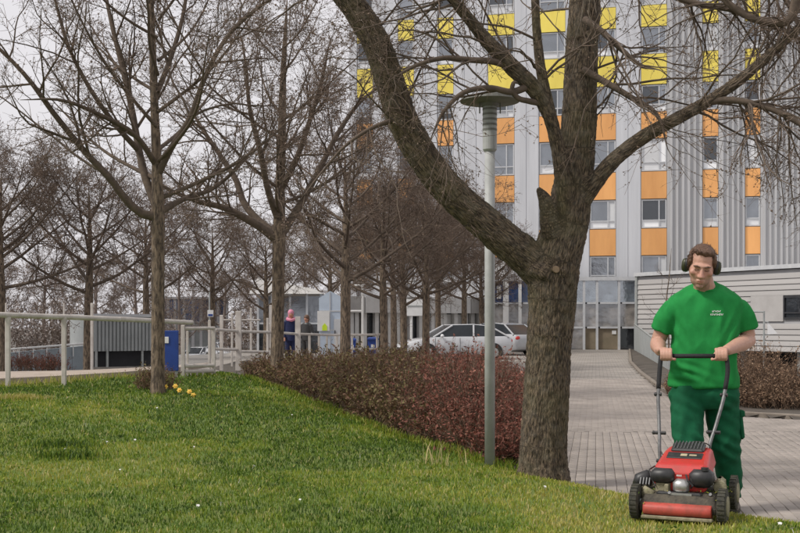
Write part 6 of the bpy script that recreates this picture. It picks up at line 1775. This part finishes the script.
# handles
pL = [lw_(at(655, 470, 7.36)), lw_(at(657, 448, 7.42)), lw_(at(657.5, 420, 7.5)), lw_(at(660, 366, 7.61)), lw_(BAR_L)]
pR = [lw_(at(706, 476, 7.22)), lw_(at(710, 452, 7.28)), lw_(at(717, 425, 7.34)), lw_(at(725, 390, 7.42)), lw_(at(727.5, 364, 7.46)), lw_(BAR_R)]
pL[0] = Vector((-.215, .52, .14)); pR[0] = Vector((.15, .5, .17))
for P_ in (pL, pR):
    v, _r = resample(P_, [.0125] * len(P_), 24)
    b = MB(); b.tube([Vector(q) for q in v], .0125, 12); hdl = b.build('handle_tube', M['tubem'], mow, local=True, smooth=True)
    for i in (4, 9, 16):
        q = Vector(v[i]); b = MB(); b.cyl(q - Vector((.045 if i == 9 else .022, 0, 0)), q + Vector((.045 if i == 9 else .022, 0, 0)), .012, n=10); b.ell(q - Vector((.04 if i == 9 else .018, 0, 0)), (.012, .014, .014)); b.build('clamp_knob', M['black'], hdl, local=True)
    u = [Vector(q) for q in v[17:]]
    b = MB(); b.tube(u, .0155, 12); b.build('sleeve', M['grip'], hdl, local=True, smooth=True)
b = MB(); b.tube([lw_(BAR_L), lw_(BAR_L.lerp(BAR_R, .5)), lw_(BAR_R)], .0155, 14); b.build('grip_bar', M['grip'], mow, local=True, smooth=True)
q0 = lw_(at(660, 400, 7.55)); v, _r = resample([Vector(pL[1]), Vector(pL[1]) + Vector((.05, -.04, -.06)), Vector((-.02, .46, .43)), Vector((.05, .46, .44)), Vector((.12, .47, .42)), Vector(pR[1])], [.004] * 6, 30)
b = MB(); b.tube([Vector(q) for q in v], .004, 6); b.build('cable', M['black'], mow, local=True)

def slim(o):
    if o.type == 'MESH':
        for v in o.data.vertices: v.co.x *= float(np.interp(v.co.z, [.45, .7], [.93, 1]))
    for ch in o.children: slim(ch)
bpy.context.view_layer.update()
for o in [x for x in bpy.data.objects if x.parent == mow]: slim(o)

# ------------------------------------------------------------------ two far figures behind the fence
def walker(px, d, lab, coat, trous, hat, h=1.72, rz=0.0):
    o = empty('person', put(px, d), rz); o.location.z += .045; tag(o, lab, 'person', 'people behind the fence')
    s = h / 1.75
    b = MB(); b.ell((0, 0, 1.63 * s), (.078, .095, .12)); b.tube([(0, 0, 1.55 * s), (0, 0, 1.42 * s)], [.055, .06], 10); b.tube([(0, .02, 1.62 * s), (0, -.11, 1.6 * s)], [.03, .012], 8)
    b.rings([[Vector((x * w, y * w2, z * s)) for x, y in ((math.cos(k * math.pi / 6), math.sin(k * math.pi / 6)) for k in range(12))] for z, w, w2 in ((1.46, .1, .08), (1.4, .19, .1), (1.15, .17, .11), (.95, .16, .11), (.85, .15, .1))])
    for q in (-1, 1):
        b.tube([(q * .19, 0, 1.38 * s), (q * .24, .02, 1.1 * s), (q * .22, -.12, .88 * s), (q * .215, -.15, .8 * s)], [.055, .045, .035, .03], 10)
        b.tube([(q * .09, 0, .9 * s), (q * .1, -.03 * q, .48 * s), (q * .1, .05 * q, .08 * s)], [.085, .06, .045], 10); b.tube([(q * .1, .08 * q + .02, .045), (q * .1, .05 * q - .15, .035)], [.045, .035], 8)
    c_, n_, q_ = fuse(b, .014, 3); link('body', np_mesh('body', c_, quads=q_, mat=M['skin'], smooth=True), o)
    b = MB(); b.rings([[Vector((x * w, y * w2, z * s)) for x, y in ((math.cos(k * math.pi / 8), math.sin(k * math.pi / 8)) for k in range(16))] for z, w, w2 in ((1.49, .09, .08), (1.43, .2, .115), (1.15, .195, .135), (.95, .19, .135), (.8, .2, .135))])
    for q in (-1, 1): b.tube([(q * .17, 0, 1.4 * s), (q * .25, .02, 1.1 * s), (q * .225, -.11, .9 * s)], [.075, .065, .05], 12)
    c_, n_, q_ = fuse(b, .016, 3); link('jacket', np_mesh('jacket', c_, quads=q_, mat=M[coat], smooth=True), o)
    b = MB()
    for q in (-1, 1): b.tube([(q * .09, 0, .95 * s), (q * .1, -.03 * q, .48 * s), (q * .1, .05 * q, .06 * s)], [.105, .08, .065], 12)
    c_, n_, q_ = fuse(b, .016, 3); link('trousers', np_mesh('trousers', c_, quads=q_, mat=M[trous], smooth=True), o)
    b = MB(); b.ell((0, .015, 1.68 * s), (.098, .11, .105)); b.ell((0, .05, 1.6 * s), (.09, .075, .1)); b.build('hat' if hat == 'pinkc' else 'hair', M[hat], o, local=True, smooth=True)
    if hat == 'pinkc':
        b = MB(); b.tube([(-.12, -.06, 1.47 * s), (0, -.12, 1.44 * s), (.12, -.05, 1.48 * s), (.1, .1, 1.5 * s), (-.1, .1, 1.5 * s), (-.12, -.06, 1.47 * s)], .05, 10); b.build('scarf', M['pinkc'], o, local=True, smooth=True)
walker(291, 35, 'person in navy jacket and trousers with pink hat and scarf beside a tall fence post', 'navy', 'navy', 'pinkc', 1.78, .2)
walker(306.5, 40, 'person in black behind the fence, right of the navy figure', 'black', 'black', 'hair', 1.66, -.5)
